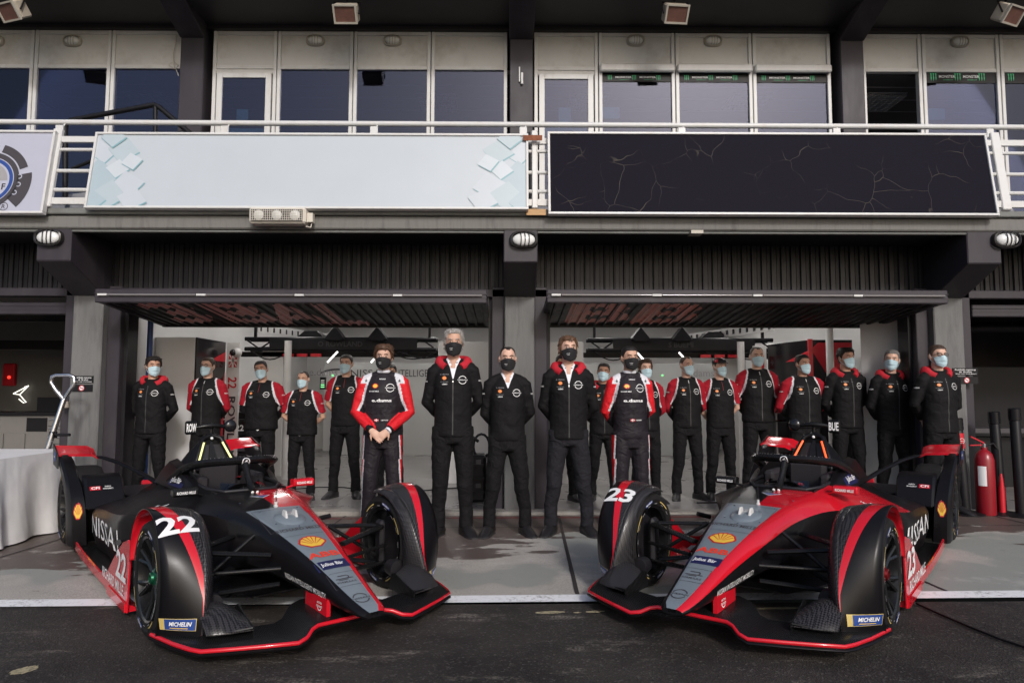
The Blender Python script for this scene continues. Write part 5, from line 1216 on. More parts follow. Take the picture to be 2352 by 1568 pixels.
            dc('lettering',text2d('e.dams',.012,.0,width=.075),M['grey_flat'],-.080,1.405,.02); dc('lettering',text2d('RICHARD MILLE',.007,.0,width=.065),M['grey_flat'],-.080,1.338,.02); dc('lettering',text2d('LEMO',.011,.03,width=.045),M['white_flat'],-.076,1.318,.02)
            if fit in('hood','hoodshirt','vest'):
                zt_=1.375 if fit=='hoodshirt' else 1.50 if fit=='vest' else 1.44
                dc('zip',rect2d(.010,zt_-(hem+.02)),M['zip'],.0,(zt_+hem+.02)/2,.03); dc('zip_pull',rect2d(.009,.038),M['zip_pull'],.0,zt_-.02)
            elif fit=='polo': dc('placket',rect2d(.004,.12),mat_dkred,.0,1.44,.03)
            for s in(-1,1):
                e=sh[s].lerp(el[s],.35); decal('sleeve_badge',text2d('NISSAN',.014,.02,width=.05),M['white_flat'],jo,e+Vector((s*.07,-.05,0)),Vector((.75*1,-s*.65*-1*1,0)) if s>0 else Vector((.75,-.65,0)),(0,0,1),bv,lift=.002,reach=.1,maxmove=.1)
    return root
mat_orange=mat('orange_badge',(.80,.27,.08),.5); mat_dkred=mat('dark_red_thread',(.25,.01,.015),.6)
DK=(.012,.009,.008); BR=(.05,.028,.016); GY=(.33,.31,.29); SB=(.02,.014,.011)
S1=(.53,.31,.215); S2=(.48,.265,.18); S3=(.60,.37,.275); S4=(.36,.19,.125)
person('man in black jacket with red hood and blue mask, head turned aside beside white panel',352,820,8.3,'hood','full',DK,yaw=38,sk=S2)
person('man in spectacles and black jacket with long red sleeves beside the art panel',478,821,8.75,'vest','short',BR,sk=S3,glasses=True,yaw=-6,w=1.03)
person('broad man in polo with short red sleeves over black undersleeves, head tilted',604,829,8.8,'polo','short',DK,sk=S2,w=1.2,tilt=-10,yaw=8,sleeve=True)
person('short stocky man with receding hair, red polo sleeves and bare forearms',697,853,8.75,'polo','buzz',SB,sk=S1,w=1.18,yaw=-4)
person('slim man with short red polo sleeves and blue mask beside the banner lettering',796,815,8.85,'polo','short',SB,sk=S1,yaw=-6)
person('racing driver in red sleeved race suit with hands clasped in front',882,794,6.95,'suit','messy',(.075,.036,.018),mask='black',sk=S3,arms='front',z0=G(-1.3),stance=.13,w=1.04)
person('tall man with wavy grey hair, red hooded jacket, white shirt and black mask',1042,758,6.72,'hoodshirt','grey',GY,mask='black',sk=S1,z0=G(-.6),yaw=2,stance=.125,w=.93)
person('balding man in plain black jumper with white shirt collar and black mask',1166,797,6.74,'sweater','buzz',SB,mask='black',sk=S3,z0=0,yaw=2,stance=.17,w=.94)
person('brown haired man in red hooded jacket, white shirt and charcoal jeans',1305,774,6.76,'hoodshirt','brown',(.11,.058,.030),mask='black',sk=S3,z0=G(.55),yaw=10,nod=-5,stance=.17,trous=(.014,.0135,.017),w=.97)
person('man mostly hidden behind the brown haired man in charcoal jeans',1291,816,8.6,'vest','short',DK,sk=S2)
person('young dark haired man looking out between the hooded man and the driver',1384,834,8.65,'hood','short',DK,sk=S4,yaw=-10,tilt=6)
person('racing driver in red sleeved race suit with hands behind his back',1446,796,6.95,'suit','short',DK,mask='black',sk=S1,z0=G(1.2),yaw=5,stance=.125,w=.94)
person('man with brown hair half hidden behind the driver with hands behind back',1482,826,8.5,'vest','brown',BR,sk=S3)
person('man with cropped hair in red sleeved jacket looking towards the capped man',1576,819,8.75,'vest','buzz',BR,sk=S3,yaw=16)
person('bearded man wearing a black team cap with short red polo sleeves',1652,822,8.8,'polo','cap',DK,sk=S3,yaw=14)
person('tall man in red sleeved jacket with bulky shoulders beside the white post',1738,797,8.85,'vest','buzz',BR,sk=S3,w=1.06,yaw=-3)
person('heavy set man with thick neck and red sleeved jacket in front of flag panel',1843,815,8.6,'vest','short',DK,sk=S2,w=1.17,yaw=12)
person('dark curly haired man in red hooded jacket in front of red art panel',1942,800,8.55,'hood','full',DK,sk=S2,yaw=10)
person('grey haired man in red hooded jacket turning his head aside',2046,804,8.3,'hood','short',(.16,.15,.145),sk=S3,yaw=-32,tilt=5)
person('man in spectacles and red hooded jacket standing beside the right pillar',2153,793,7.72,'hood','short',(.055,.03,.02),sk=S3,glasses=True,yaw=-4)
person('person almost wholly hidden behind the driver with clasped hands',898,838,9.4,'polo','short',DK,sk=S2,decals=False)
# ================================================================ RACING CARS   (car space: x = car's right, y = forward, z up, origin below the front axle)
def carbon(name,c0,c1,sc=90,rough=.32):
    m=bpy.data.materials.new(name); m.use_nodes=True; n=m.node_tree; b=n.nodes['Principled BSDF']; L=n.links.new
    tc=n.nodes.new('ShaderNodeTexCoord'); mp=n.nodes.new('ShaderNodeMapping'); mp.inputs['Rotation'].default_value=(R(35),R(20),R(45)); L(tc.outputs['Object'],mp.inputs[0])
    ck=n.nodes.new('ShaderNodeTexChecker'); ck.inputs['Scale'].default_value=sc; ck.inputs[1].default_value=(*c0,1); ck.inputs[2].default_value=(*c1,1); L(mp.outputs[0],ck.inputs['Vector']); L(ck.outputs[0],b.inputs['Base Color'])
    rr=n.nodes.new('ShaderNodeMapRange'); rr.inputs[3].default_value=rough-.08; rr.inputs[4].default_value=rough+.14; L(ck.outputs['Fac'],rr.inputs[0]); L(rr.outputs[0],b.inputs['Roughness']); b.inputs['Specular IOR Level'].default_value=.32
    return m
M['car_black']=mat('satin_black_paint',(.0065,.006,.007),.32,rvar=.05,vscale=3,var=.1,spec=.24)
M['car_red']=mat('red_paint',(.57,.009,.021),.22,coat=.5,var=.03)
M['car_grey']=mat('grey_paint',(.165,.20,.23),.30,coat=.25,var=.04)
M['carbon']=carbon('carbon_weave',(.004,.004,.0045),(.045,.042,.045),95)
M['carbon2']=carbon('carbon_fine',(.005,.005,.0055),(.011,.0105,.011),150,.34)
M['rubber']=mat('tyre_rubber',(.012,.011,.011),.75,spec=.25,var=.2,vscale=14,bump=.15,bscale=50)
M['rim']=mat('rim_black',(.010,.010,.011),.25)
M['cockpit']=mat('cockpit_black',(.012,.011,.013),.5,var=.2)
M['suede']=mat('seat_padding',(.016,.013,.016),.75)
M['clear']=mat('clear_screen',(.9,.9,.9),.05,trans=1)
def cat_rom(keys,y):
    ys=[k[0] for k in keys]
    if y>=ys[0]: return keys[0][1]
    if y<=ys[-1]: return keys[-1][1]
    i=next(i for i in range(len(ys)-1) if ys[i]>=y>=ys[i+1])
    p1,p2=keys[i],keys[i+1]; p0=keys[max(i-1,0)]; p3=keys[min(i+2,len(keys)-1)]; t=(y-p1[0])/(p2[0]-p1[0]); out=[]
    for a in range(len(p1[1])):
        v=[]
        for c in(0,1):
            m1=(p2[1][a][c]-p0[1][a][c])/(p2[0]-p0[0])*(p2[0]-p1[0]) if p2[0]!=p0[0] else 0
            m2=(p3[1][a][c]-p1[1][a][c])/(p3[0]-p1[0])*(p2[0]-p1[0]) if p3[0]!=p1[0] else 0
            d1,d2=p1[1][a][c],p2[1][a][c]; t2,t3=t*t,t*t*t; v.append((2*t3-3*t2+1)*d1+(t3-2*t2+t)*m1+(-2*t3+3*t2)*d2+(t3-t2)*m2)
        out.append(tuple(v))
    return out
BODY=[(1.055,[(0,.222),(.030,.222),(.050,.218),(.058,.212),(.060,.205),(.054,.198),(.036,.193),(0,.191)]),
(1.02,[(0,.242),(.050,.241),(.068,.233),(.078,.224),(.080,.212),(.072,.199),(.050,.189),(0,.187)]),
(.9,[(0,.277),(.066,.275),(.086,.264),(.097,.248),(.099,.225),(.088,.202),(.060,.190),(0,.187)]),
(.5,[(0,.405),(.108,.401),(.132,.384),(.148,.350),(.150,.290),(.137,.236),(.100,.212),(0,.205)]),
(.1,[(0,.515),(.160,.509),(.193,.486),(.210,.440),(.208,.345),(.190,.268),(.150,.236),(0,.23)]),
(-.3,[(0,.592),(.208,.584),(.248,.556),(.270,.512),(.262,.39),(.245,.275),(.20,.222),(0,.21)]),
(-.65,[(0,.640),(.245,.632),(.305,.602),(.385,.548),(.345,.462),(.295,.30),(.25,.15),(0,.12)]),
(-.95,[(0,.655),(.265,.662),(.362,.620),(.545,.530),(.515,.470),(.345,.34),(.30,.10),(0,.07)]),
(-1.25,[(0,.665),(.275,.680),(.385,.628),(.685,.498),(.675,.445),(.52,.28),(.46,.08),(0,.06)]),
(-1.5,[(0,.67),(.28,.685),(.392,.622),(.735,.465),(.745,.405),(.722,.20),(.68,.07),(0,.06)]),
(-2.0,[(0,.66),(.24,.655),(.345,.575),(.730,.430),(.748,.372),(.735,.18),(.70,.07),(0,.06)]),
(-2.6,[(0,.58),(.19,.56),(.29,.485),(.695,.385),(.722,.335),(.712,.18),(.68,.07),(0,.06)]),
(-2.85,[(0,.53),(.16,.51),(.25,.44),(.48,.35),(.49,.30),(.47,.18),(.44,.08),(0,.08)]),
(-3.5,[(0,.42),(.10,.41),(.16,.37),(.20,.32),(.22,.27),(.22,.20),(.20,.15),(0,.15)]),
(-3.85,[(0,.34),(.05,.34),(.08,.32),(.10,.30),(.11,.27),(.11,.24),(.09,.22),(0,.22)])]
def make_car(label,pose,num,code,code_side,led,hubm,cat='racing car'):
    x,y,th=pose
    car=thing('racing_car',label,cat,(x,y,G(x)),math.pi+th,'single seat racing cars parked nose out')
    car.rotation_euler=(0,-.006,math.pi+th) if False else (0,0,math.pi+th)
    def B(mb,nm,m,par=car,**k): return mb.build(nm,m,par,**k)
    K,RD,GR,CB=M['car_black'],M['car_red'],M['car_grey'],M['carbon']
    # ---------------- monocoque
    b=MB(); ys=[]; yy=1.055
    while yy>-3.85: ys.append(yy); yy-=(.035 if yy>.9 else .05)
    ys.append(-3.85); fin=[0,1,2,3,4,5,6,7]
    rings=[]
    for yv in ys:
        h=list(cat_rom(BODY,yv)); h.insert(1,(h[1][0]*.78,h[0][1]+(h[1][1]-h[0][1])*.5)); right=[(a,yv,c) for a,c in h]; left=[(-a,yv,c) for a,c in h[-2:0:-1]]; rings.append(right+left)
    n=len(rings[0]); vs=[p for r in rings for p in r]; fs=[];ms=[]
    for i in range(len(ys)-1):
        ym=(ys[i]+ys[i+1])/2
        for j in range(n):
            k=(j+1)%n
            if j in(0,1,n-1,n-2) and -1.52<ym<-.80: continue     # cockpit opening
            m=0
            topL=j in(n-1,n-2); topR=j in(0,1); chL=j==n-3; sL=j==n-4; outL=j==n-2
            if (topL or topR) and ym>-.30: m=2
            if ym>-.62 and ym<=-.30 and topL: m=1
            if outL and ym>-.30: m=1
            if ym>-1.55:
                if chL or sL: m=1
                if topL and ym<=-.30: m=1
            if ym>-1.62 and ym<=-1.55 and sL: m=1
            fs.append((i*n+j,i*n+k,(i+1)*n+k,(i+1)*n+j)); ms.append(m)
    fs.append(tuple(range(n))); ms.append(0); b.add(vs,fs,ms); body=B(b,'monocoque',[K,RD,GR],smooth=38)
    bv=bvh_of(body)
    b=MB()  # cockpit tub
    prof=[(-.255,.665),(-.25,.5),(-.2,.28),(.2,.28),(.25,.5),(.255,.665)]
    b.loft([[(a,yv,c) for a,c in prof] for yv in(-.78,-.95,-1.25,-1.55)],closed=False); b.add([(a,-.78,c-.02) for a,c in prof],[tuple(range(6))]); b.add([(a,-1.55,c-.02) for a,c in prof],[tuple(range(6))]); B(b,'cockpit_tub',M['cockpit'])
    # rim trim round the opening
    b=MB(); b.tube([(sx*a,yv,z) for sx,a,yv,z in((1,.262,-1.52,.69),(1,.27,-1.2,.685),(1,.262,-.95,.672),(1,.19,-.82,.660),(-1,.19,-.82,.660),(-1,.262,-.95,.672),(-1,.27,-1.2,.685),(-1,.262,-1.52,.69))],.014,8); B(b,'cockpit_rim',M['cockpit'],smooth=50)
    # head restraint and seat
    b=MB(); b.bx(-.15,.15,-1.62,-1.52,.50,.80); B(b,'head_rest',M['suede'],bevel=.03)
    for sx in(-1,1):
        b=MB(); b.bx(sx*.17,sx*.262,-1.56,-1.22,.56,.735); B(b,'head_pad',M['suede'],bevel=.025)
        b=MB(); b.loft([[(sx*.265,yv,.665),(sx*.275,yv,zt),(sx*.335,yv,zt-.02),(sx*.385,yv,.63)] for yv,zt in((-1.12,.675),(-1.25,.74),(-1.5,.80),(-1.75,.84),(-2.0,.74))]); ck=B(b,'cockpit_side',[K],smooth=40)
        decal('sponsor_patch',poly2d([(-.17,-.045),(.17,-.045),(.14,.05),(-.13,.05)]),M['navy'],ck,(sx*.40,-1.42,.71),(0,1*sx*1.0,0),(-.35*sx,0,.9),bvh_of(ck),lift=.003,reach=.2)
        decal('lettering',text2d('Julius Bär',.055,.015,width=.23),M['white_flat'],ck,(sx*.40,-1.42,.71),(0,1*sx*1.0,0),(-.35*sx,0,.9),bvh_of(ck),lift=.006,reach=.2,step=.04)
    b=MB(); b.grid(lambda a,c:((a-.5)*.36*(1-.2*c),-.80-.10*c-.16*(abs(a-.5)*2)**2,.645+.055*c),14,5); B(b,'wind_deflector',M['clear'],smooth=60)
    b=MB(); b.tube([(-.12,-1.02,.60),(-.10,-1.0,.66),(.10,-1.0,.66),(.12,-1.02,.60),(.0,-1.03,.56),(-.12,-1.02,.60)],.018,8); sw=B(b,'steering_wheel',M['cockpit'],smooth=50)
    b=MB(); b.box((-.10,-.985,.665),(.03,.02,.02)); b.build('red_button',M['red_flat'],sw)
    for sx in(-1,1):
        b=MB(); b.ell((sx*.018,-.74,.655),(.014,.014,.014)); B(b,'sensor_ball',M['white_flat'],smooth=80)
    # ---------------- roll hoop and engine cover
    b=MB(); EC=[(-1.62,.185,.70,.64,.10),(-1.70,.165,.86,.62,.10),(-1.80,.11,1.0,.60,.08),(-1.90,.10,1.015,.58,.07),(-2.15,.105,.90,.55,.06),(-2.5,.11,.76,.50,.05),(-3.0,.10,.60,.42,.04),(-3.6,.06,.45,.36,.02)]
    rings=[]
    for yv,wb,zt,zb,wt in EC[2:]:
        rings.append([(wb*1.5,yv,zb),(wb*1.05,yv,zb+(zt-zb)*.45),(wt*.9,yv,zb+(zt-zb)*.85),(wt*.45,yv,zt),(-wt*.45,yv,zt),(-wt*.9,yv,zb+(zt-zb)*.85),(-wb*1.05,yv,zb+(zt-zb)*.45),(-wb*1.5,yv,zb)])
    b.loft(rings); eng=B(b,'engine_cover',K,smooth=45)
    # hoop: inverted V frame, leaning back, with dark mouth and light bars
    def hp(t,r=1): return None
    apex=Vector((0,-1.80,1.015)); 
    for sx in(-1,1):
        b=MB(); foot=Vector((sx*.165,-1.66,.76)); kn=Vector((sx*.075,-1.785,.985)); b.tube([foot+Vector((0,0,-.06)),foot,kn,apex],[(.03,.035),(.028,.034),(.024,.03),(.022,.026)],10); B(b,'roll_hoop_leg',K,smooth=50)
        b=MB(); b.loft([[foot+Vector((sx*.012,.0,-.08)),kn+Vector((sx*.012,0,0)),kn+Vector((sx*.02,-.35,-.14)),foot+Vector((sx*.12,-.40,-.14))]]+[[foot+Vector((sx*-.01,.0,-.08)),kn+Vector((-sx*.01,0,0)),kn+Vector((-sx*.0,-.35,-.14)),foot+Vector((sx*.06,-.40,-.14))]]); sidep=B(b,'hoop_side',K)
        decal('emblem',merge(arc2d(.028,.034,0,360,20),text2d('H',.035,.03)),M['white_flat'],sidep,(sx*.20,-1.80,.82),(0,sx*.9,0) if False else (-.28*-sx*0+0,sx*1,0),(-.45*sx,0,.9),bvh_of(sidep),lift=.003,reach=.2)
        b=MB(); q0=foot.lerp(kn,.10)+Vector((-sx*.012,.034,.004)); q1=foot.lerp(kn,.86)+Vector((-sx*.012,.034,.004)); b.tube([q0,q1],.0085,8); B(b,'light_bar',led,smooth=60)
    b=MB(); b.add([(-.15,-1.70,.72),(.15,-1.70,.72),(.07,-1.82,.98),(-.07,-1.82,.98)],[(0,1,2,3)]); B(b,'intake_mouth',M['cockpit'])
    b=MB(); b.loft([[(-.045,-1.68,.74),(.045,-1.68,.74),(.045,-1.75,.74),(-.045,-1.75,.74)],[(-.010,-1.79,.96),(.010,-1.79,.96),(.010,-1.83,.96),(-.010,-1.83,.96)]]); B(b,'intake_divider',M['carbon2'])
    b=MB(); b.ell((0,-1.775,.99),(.013,.010,.013)); B(b,'camera_eye',M['white_flat'],smooth=80)
    b=MB(); b.box((0,-1.66,.745),(.34,.10,.03)); B(b,'hoop_base',K,bevel=.01)
    # camera bar with name plate
    b=MB(); b.tube([(0,-1.80,1.0),(0,-1.80,1.09)],.016,8); cb=B(b,'camera_stalk',M['carbon2'],smooth=50)
    b=MB(); b.tube([(-.12,-1.80,1.085),(-.06,-1.79,1.095),(0,-1.78,1.10),(.06,-1.79,1.095),(.12,-1.80,1.085)],[(.014,.014),(.022,.02),(.030,.024),(.022,.02),(.014,.014)],10); cbar=B(b,'camera_bar',M['carbon2'],smooth=50)
    s=code_side
    b=MB(); b.box((s*.165,-1.80,1.085),(.095,.03,.115)); pl=b.build('name_plate',K,cbar,bevel=.012)
    decal('lettering',text2d(code,.072,.03,width=.078),M['white_flat'],pl,(s*.165,-1.784,1.085),(-1,0,0),(0,0,1),lift=.003)
    b=MB(); b.ell((-s*.16,-1.80,1.09),(.055,.03,.055)); b.build('camera_pod',M['black_gloss'],cbar,smooth=80)
    # ---------------- halo
    path=[(.335,-1.68,.66),(.34,-1.50,.735),(.33,-1.32,.795),(.30,-1.15,.835),(.235,-1.045,.853),(.12,-.985,.860),(0,-.970,.861)]
    full=path+[(-a,c,z) for a,c,z in path[-2::-1]]
    fine=[]
    for i in range(len(full)-1):
        for k in range(4): fine.append(Vector(full[i]).lerp(Vector(full[i+1]),k/4))
    fine.append(Vector(full[-1]))
    for _ in range(3): fine=[fine[0]]+[(fine[i-1]+fine[i]*2+fine[i+1])/4 for i in range(1,len(fine)-1)]+[fine[-1]]
    b=MB(); rings=[]
    for i,p in enumerate(fine):
        d=(fine[min(i+1,len(fine)-1)]-fine[max(i-1,0)]).normalized(); out=d.cross(Vector((0,0,1))).normalized(); out=-out if out.dot(Vector((p.x,p.y+1.5,0)))<0 else out; up=Vector((0,0,1))
        rings.append([p+out*a+up*c for a,c in((.034,-.006),(.040,.012),(.018,.034),(-.014,.030),(-.040,.012),(-.036,-.018),(-.01,-.028),(.018,-.022))])
    b.loft(rings); halo=B(b,'halo',M['carbon2'],smooth=50)
    b=MB()
    for i in range(6,len(fine)-6): 
        p=fine[i]; b.ell((p.x*.97,p.y-.012,p.z+.034),(.003,.003,.002),6,4)
    ri=b.build('rivet_row',M['grey_flat'],halo); ri['kind']='stuff'
    b=MB(); b.tube([(0,-.985,.850),(0,-.935,.812),(0,-.875,.735),(0,-.80,.66),(0,-.74,.635)],[(.030,.040),(.026,.032),(.020,.030),(.024,.036),(.04,.05)],12); B(b,'halo_strut',M['carbon2'],smooth=50)
    decal('emblem',merge(arc2d(.024,.030,0,360,20),shift(rect2d(.02,.008),0,.006,R(30)),shift(rect2d(.03,.007),0,-.006,R(30))),M['white_flat'],halo,(0,-.92,.862),(-1,0,0),(0,-.3,.95),bvh_of(halo),lift=.003,reach=.1)
    # ---------------- mirrors
    for sx in(-1,1):
        mm=M['carbon2'] if sx>0 else RD; cx=sx*.44
        b=MB(); rings=[[(cx+dx,-.90+dy*k,.672+dz*k2) for dx,dz in((-.085,-.030),(.085,-.026),(.085,.028),(-.085,.030))] for dy,k,k2 in((.035,1,.72),(.015,1,1),(-.05,1,1))]; b.loft(rings); mi=B(b,'mirror',mm,bevel=.008)
        b=MB(); b.tube([(sx*.30,-.93,.632),(sx*.355,-.90,.650),(sx*.38,-.90,.66)],[(.02,.01),(.014,.008),(.02,.012)],8); b.build('stalk',mm,mi,smooth=50)
        decal('lettering',text2d('RICHARD MILLE',.020,.03,width=.125),M['white_flat'],mi,(cx,-.862,.673),(-1,0,0),(0,-.15,1),bvh_of(mi),lift=.003,reach=.1)
        b=MB(); b.box((cx,-.953,.672),(.15,.004,.045)); b.build('mirror_glass',M['chrome'],mi)
    # ---------------- nose fittings
    b=MB(); b.tube([(0,-.335,.585),(0,-.335,.72)],[.007,.004],8); an=B(b,'antenna',M['black']); b=MB(); b.lathe([(.014,.590),(.014,.605),(.009,.61),(.009,.63),(0,.632)],(0,-.335,0),n=12); b.build('antenna_base',M['white_paint'],an)
    b=MB(); b.lathe([(0,.017),(.075,.012),(.10,.0),(.105,-.01)],(0,0,0),n=24); 
    for i in range(len(b.v)): a,c,z=b.v[i]; b.v[i]=(a,c*1.2-.09,z+.556-.20*c*1.2)
    hc=B(b,'hatch_cover',GR,smooth=50)
    for sx in(-1,1):
        b=MB(); b.loft([[(sx*.034-.009,-.05,.556),(sx*.034+.009,-.05,.556),(sx*.034+.009,-.13,.57),(sx*.034-.009,-.13,.57)],[(sx*.034-.005,-.07,.608),(sx*.034+.005,-.07,.608),(sx*.034+.005,-.12,.608),(sx*.034-.005,-.12,.608)]]); b.build('peg',M['white_paint'],hc,bevel=.004)
    for (a,c) in((-.12,-.0),(.12,-.02),(-.13,-.28),(.14,-.26),(.0,.06),(.19,-.5),(-.19,-.5)):
        b=MB(); h=bv.ray_cast(Vector((a,c,1)),Vector((0,0,-1)),2)[0]; b.ell((a,c,h.z+.002),(.007,.007,.004),8,4); B(b,'fastener',M['steel'],smooth=60)
    b=MB(); b.box((0,1.045,.212),(.045,.02,.018)); B(b,'nose_slot',M['black_gloss'])
    def top(nm,s2,m_,yv,st=.03,x_=0,lift=.002):
        # read from in front of the car: u = -x, v = backwards along the nose
        decal(nm,s2,m_,body,(x_+.014+.10*max(0,.2-yv)*.2,yv,.8),(-1,0,0),(0,-1,0),bv,lift=lift,step=st,reach=.3,maxmove=.9)
    top('lettering',text2d('RICHARD MILLE',.035,.015,width=.30),M['dark_flat'],.10)
    top('shell_mark',pecten2d(.088,'edge'),M['red_flat'],.285); top('shell_mark',pecten2d(.088,'fill'),M['yellow'],.285,lift=.0028); top('shell_mark',pecten2d(.088,'ray'),M['red_flat'],.285,lift=.0036)
    top('lettering',text2d('ABB',.058,.03,width=.20),M['orange_red'],.455)
    top('sponsor_patch',rect2d(.198,.085),M['navy'],.575); top('lettering',text2d('Julius Bär',.042,.02,width=.14),M['white_flat'],.575,lift=.003)
    top('frame_print',frame2d(.168,.135,.0025),M['dark_flat'],.735); top('lettering',text2d('FORMULA-E',.017,.012,width=.115),M['dark_flat'],.765); top('emblem',merge(rect2d(.105,.007,0,-.010),rect2d(.06,.006,-.01,-.022),arc2d(.010,.017,-90,90,10,.018,.004),rect2d(.05,.007,-.006,.017)),M['dark_flat'],.72)
    top('emblem',roundel2d(.046),M['dark_flat'],.93)
    decal('triangle_mark',poly2d([(-.075,.035),(.075,.035),(0,-.035)]),M['white_flat'],body,(0,-.60,.8),(-1,0,0),(0,-1,0),bv,lift=.002,reach=.3,maxmove=.5); decal('triangle_mark',poly2d([(-.058,.028),(.058,.028),(0,-.026)]),M['blue_flat'],body,(0,-.60,.8),(-1,0,0),(0,-1,0),bv,lift=.003,reach=.3,maxmove=.5)
    for sx in(-1,1):
        decal('lettering',text2d('NISSAN INTELLIGENT MOBILITY',.034,.006,width=.44),M['white_flat'],body,(sx*.4,.50,.268),(0,sx,-.10*sx),(0,.10,1),bv,lift=.002,step=.05,reach=.3,maxmove=.6)
        decal('lettering',text2d('NISSAN',.165,.0,width=1.16),M['white_flat'],body,(sx*.95,-1.88,.27),(0,sx,0),(0,0,1),bv,lift=.002,step=.1,reach=.3,maxmove=.6)
    decal('lettering',text2d('Nissan Nismo',.032,.012,shear=.3,width=.19),M['white_flat'],body,(-.58,-1.13,.8),(-.9,-.4,0),(.4,-.9,0),bv,lift=.002,reach=.3,maxmove=.6); decal('lettering',text2d('Nissan Nismo',.032,.012,shear=.3,width=.19),M['white_flat'],body,(.58,-1.13,.8),(-.9,.4,0),(-.4,-.9,0),bv,lift=.002,reach=.3,maxmove=.6)
    top('panel_gap',frame2d(.34,.36,.003),M['dark_flat'],-.10); top('panel_gap',rect2d(.30,.0025),M['dark_flat'],.185,x_=-.02); top('panel_gap',rect2d(.5,.003),M['dark_flat'],-.40,x_=-.02)
    # ---------------- pylons
    for sx in(-1,1):
        b=MB(); b.loft([[(sx*.115-.012,.745,z),(sx*.115+.012,.745,z),(sx*.115+.016,.62,z),(sx*.115+.010,.46,z),(sx*.115-.010,.46,z),(sx*.115-.016,.62,z)] for z in(.130,.235)]); py=B(b,'wing_pylon',RD,smooth=40)
        for tx,dz,wd in(('#ACTION',.018,.055),('FOR ROADSAFETY',-.002,.07)): decal('lettering',text2d(tx,.013,.02,width=wd),M['white_flat'],py,(sx*.2,.66,.185+dz),(0,sx,0),(0,0,1),bvh_of(py),lift=.0015,reach=.1)
        decal('emblem',arc2d(.020,.026,200,330,10,0,0),M['white_flat'],py,(sx*.2,.66,.185),(0,sx,0),(0,0,1),bvh_of(py),lift=.0015,reach=.1)
    # ---------------- front wing
    LE=[(0,.800,.125),(.12,.800,.126),(.205,.806,.128),(.245,.825,.120),(.290,.862,.098),(.345,.880,.088),(.50,.806,.086),(.64,.738,.086),(.766,.668,.085),(.800,.600,.084),(.845,.45,.082),(.895,.22,.080)]
    TE=[(0,.36,.150),(.12,.37,.150),(.205,.42,.145),(.245,.47,.130),(.290,.52,.110),(.345,.54,.100),(.50,.50,.100),(.64,.42,.100),(.766,.25,.098),(.800,.20,.095),(.840,.16,.090),(.890,.12,.084)]
    fl=[(-a,c,z) for a,c,z in LE[:0:-1]]+LE; ft=[(-a,c,z) for a,c,z in TE[:0:-1]]+TE
    b=MB(); rings=[]
    for p,q in zip(fl,ft):
        p,q=Vector(p),Vector(q); t=.020; rings.append([p+Vector((0,0,.004)),p.lerp(q,.12)+Vector((0,0,.014)),p.lerp(q,.5)+Vector((0,0,.016)),q+Vector((0,0,.004)),q-Vector((0,0,.003)),p.lerp(q,.5)-Vector((0,0,.010)),p.lerp(q,.1)-Vector((0,0,.016)),p-Vector((0,0,.012))])
    b.loft(rings); wing=B(b,'front_wing',M['carbon2'],smooth=35)
    b=MB(); b.tube([Vector(p)+Vector((0,.003,.004)) for p in fl],[(.0065,.0105)]*len(fl),8); b.build('red_edge',RD,wing,smooth=50)
    b=MB(); b.tube([Vector(p)+Vector((0,-.002,-.018)) for p in fl],[(.012,.009)]*len(fl),8); b.build('lower_lip',K,wing,smooth=50)
    # ---------------- front wheel covers
    OUT=[(-.385,.36),(-.375,.46),(-.33,.565),(-.25,.645),(-.14,.700),(0,.722),(.13,.700),(.235,.635),(.305,.545),(.345,.44),(.355,.32),(.335,.2),(.285,.085)]
    INN=[(.845,-.36,.36),(.835,-.355,.455),(.80,-.315,.56),(.74,-.24,.640),(.69,-.13,.685),(.672,.02,.700),(.670,.16,.676),(.672,.280,.606),(.678,.368,.510),(.686,.428,.40),(.696,.470,.29),(.710,.495,.185),(.722,.505,.085)]
    NS=len(OUT); SL=[0,0,0,0,.02,.10,.25,.44,.62,.80,.96,1,1]; SR=[1,1,1,.62,.40,.45,.57,.71,.85,.97,1,1,1]
    for sx in(-1,1):
        def fp(i,s):
            o=Vector((sx*.888,OUT[i][0],OUT[i][1])); q=INN[i]; q=Vector((sx*q[0],q[1],q[2])); p=o.lerp(q,s); c=math.sin(math.pi*s)*.011
            nrm=Vector((0,OUT[i][0]+.02,OUT[i][1]-.30)).normalized(); return p+nrm*c
        b=MB(); vs=[];fs=[];ms=[]; sub_=6
        NI=(NS-1)*sub_+1
        def at_(arr,t): i=min(int(t),NS-2); return lerp(arr[i],arr[i+1],t-i)
        def fpt(t,s):
            i=min(int(t),NS-2); k=t-i; i0=max(i-1,0); i3=min(i+2,NS-1); p0,p1,p2,p3=fp(i0,s),fp(i,s),fp(i+1,s),fp(i3,s)
            return .5*((2*p1)+(p2-p0)*k+(2*p0-5*p1+4*p2-p3)*k*k+(3*p1-p0-3*p2+p3)*k**3)
        cols=[]
        for a in range(NI):
            t=a/sub_; l,r_=at_(SL,t),at_(SR,t); row=[]
            for k in range(5): row.append((l*k/4,0))
            for k in range(1,4): row.append((lerp(l,r_,k/3),1))
            for k in range(1,6): row.append((lerp(r_,1,k/5),2))
            cols.append([fpt(t,s) for s,_ in row]); mm=[m_ for _,m_ in row]
        nc=len(cols[0])
        for a in range(NI-1):
            for k in range(nc-1): fs.append((a*nc+k,(a+1)*nc+k,(a+1)*nc+k+1,a*nc+k+1)); ms.append(mm[k+1])
        b.add([p for c_ in cols for p in c_],fs,ms)
        fen=B(b,'wheel_cover',[K,RD,CB],smooth=60)
        so=fen.modifiers.new('thickness','SOLIDIFY'); so.thickness=.006; so.offset=-1
        fb=bvh_of(fen)
        # inner wall from the ridge back towards the wheel
        b=MB(); rows=[]
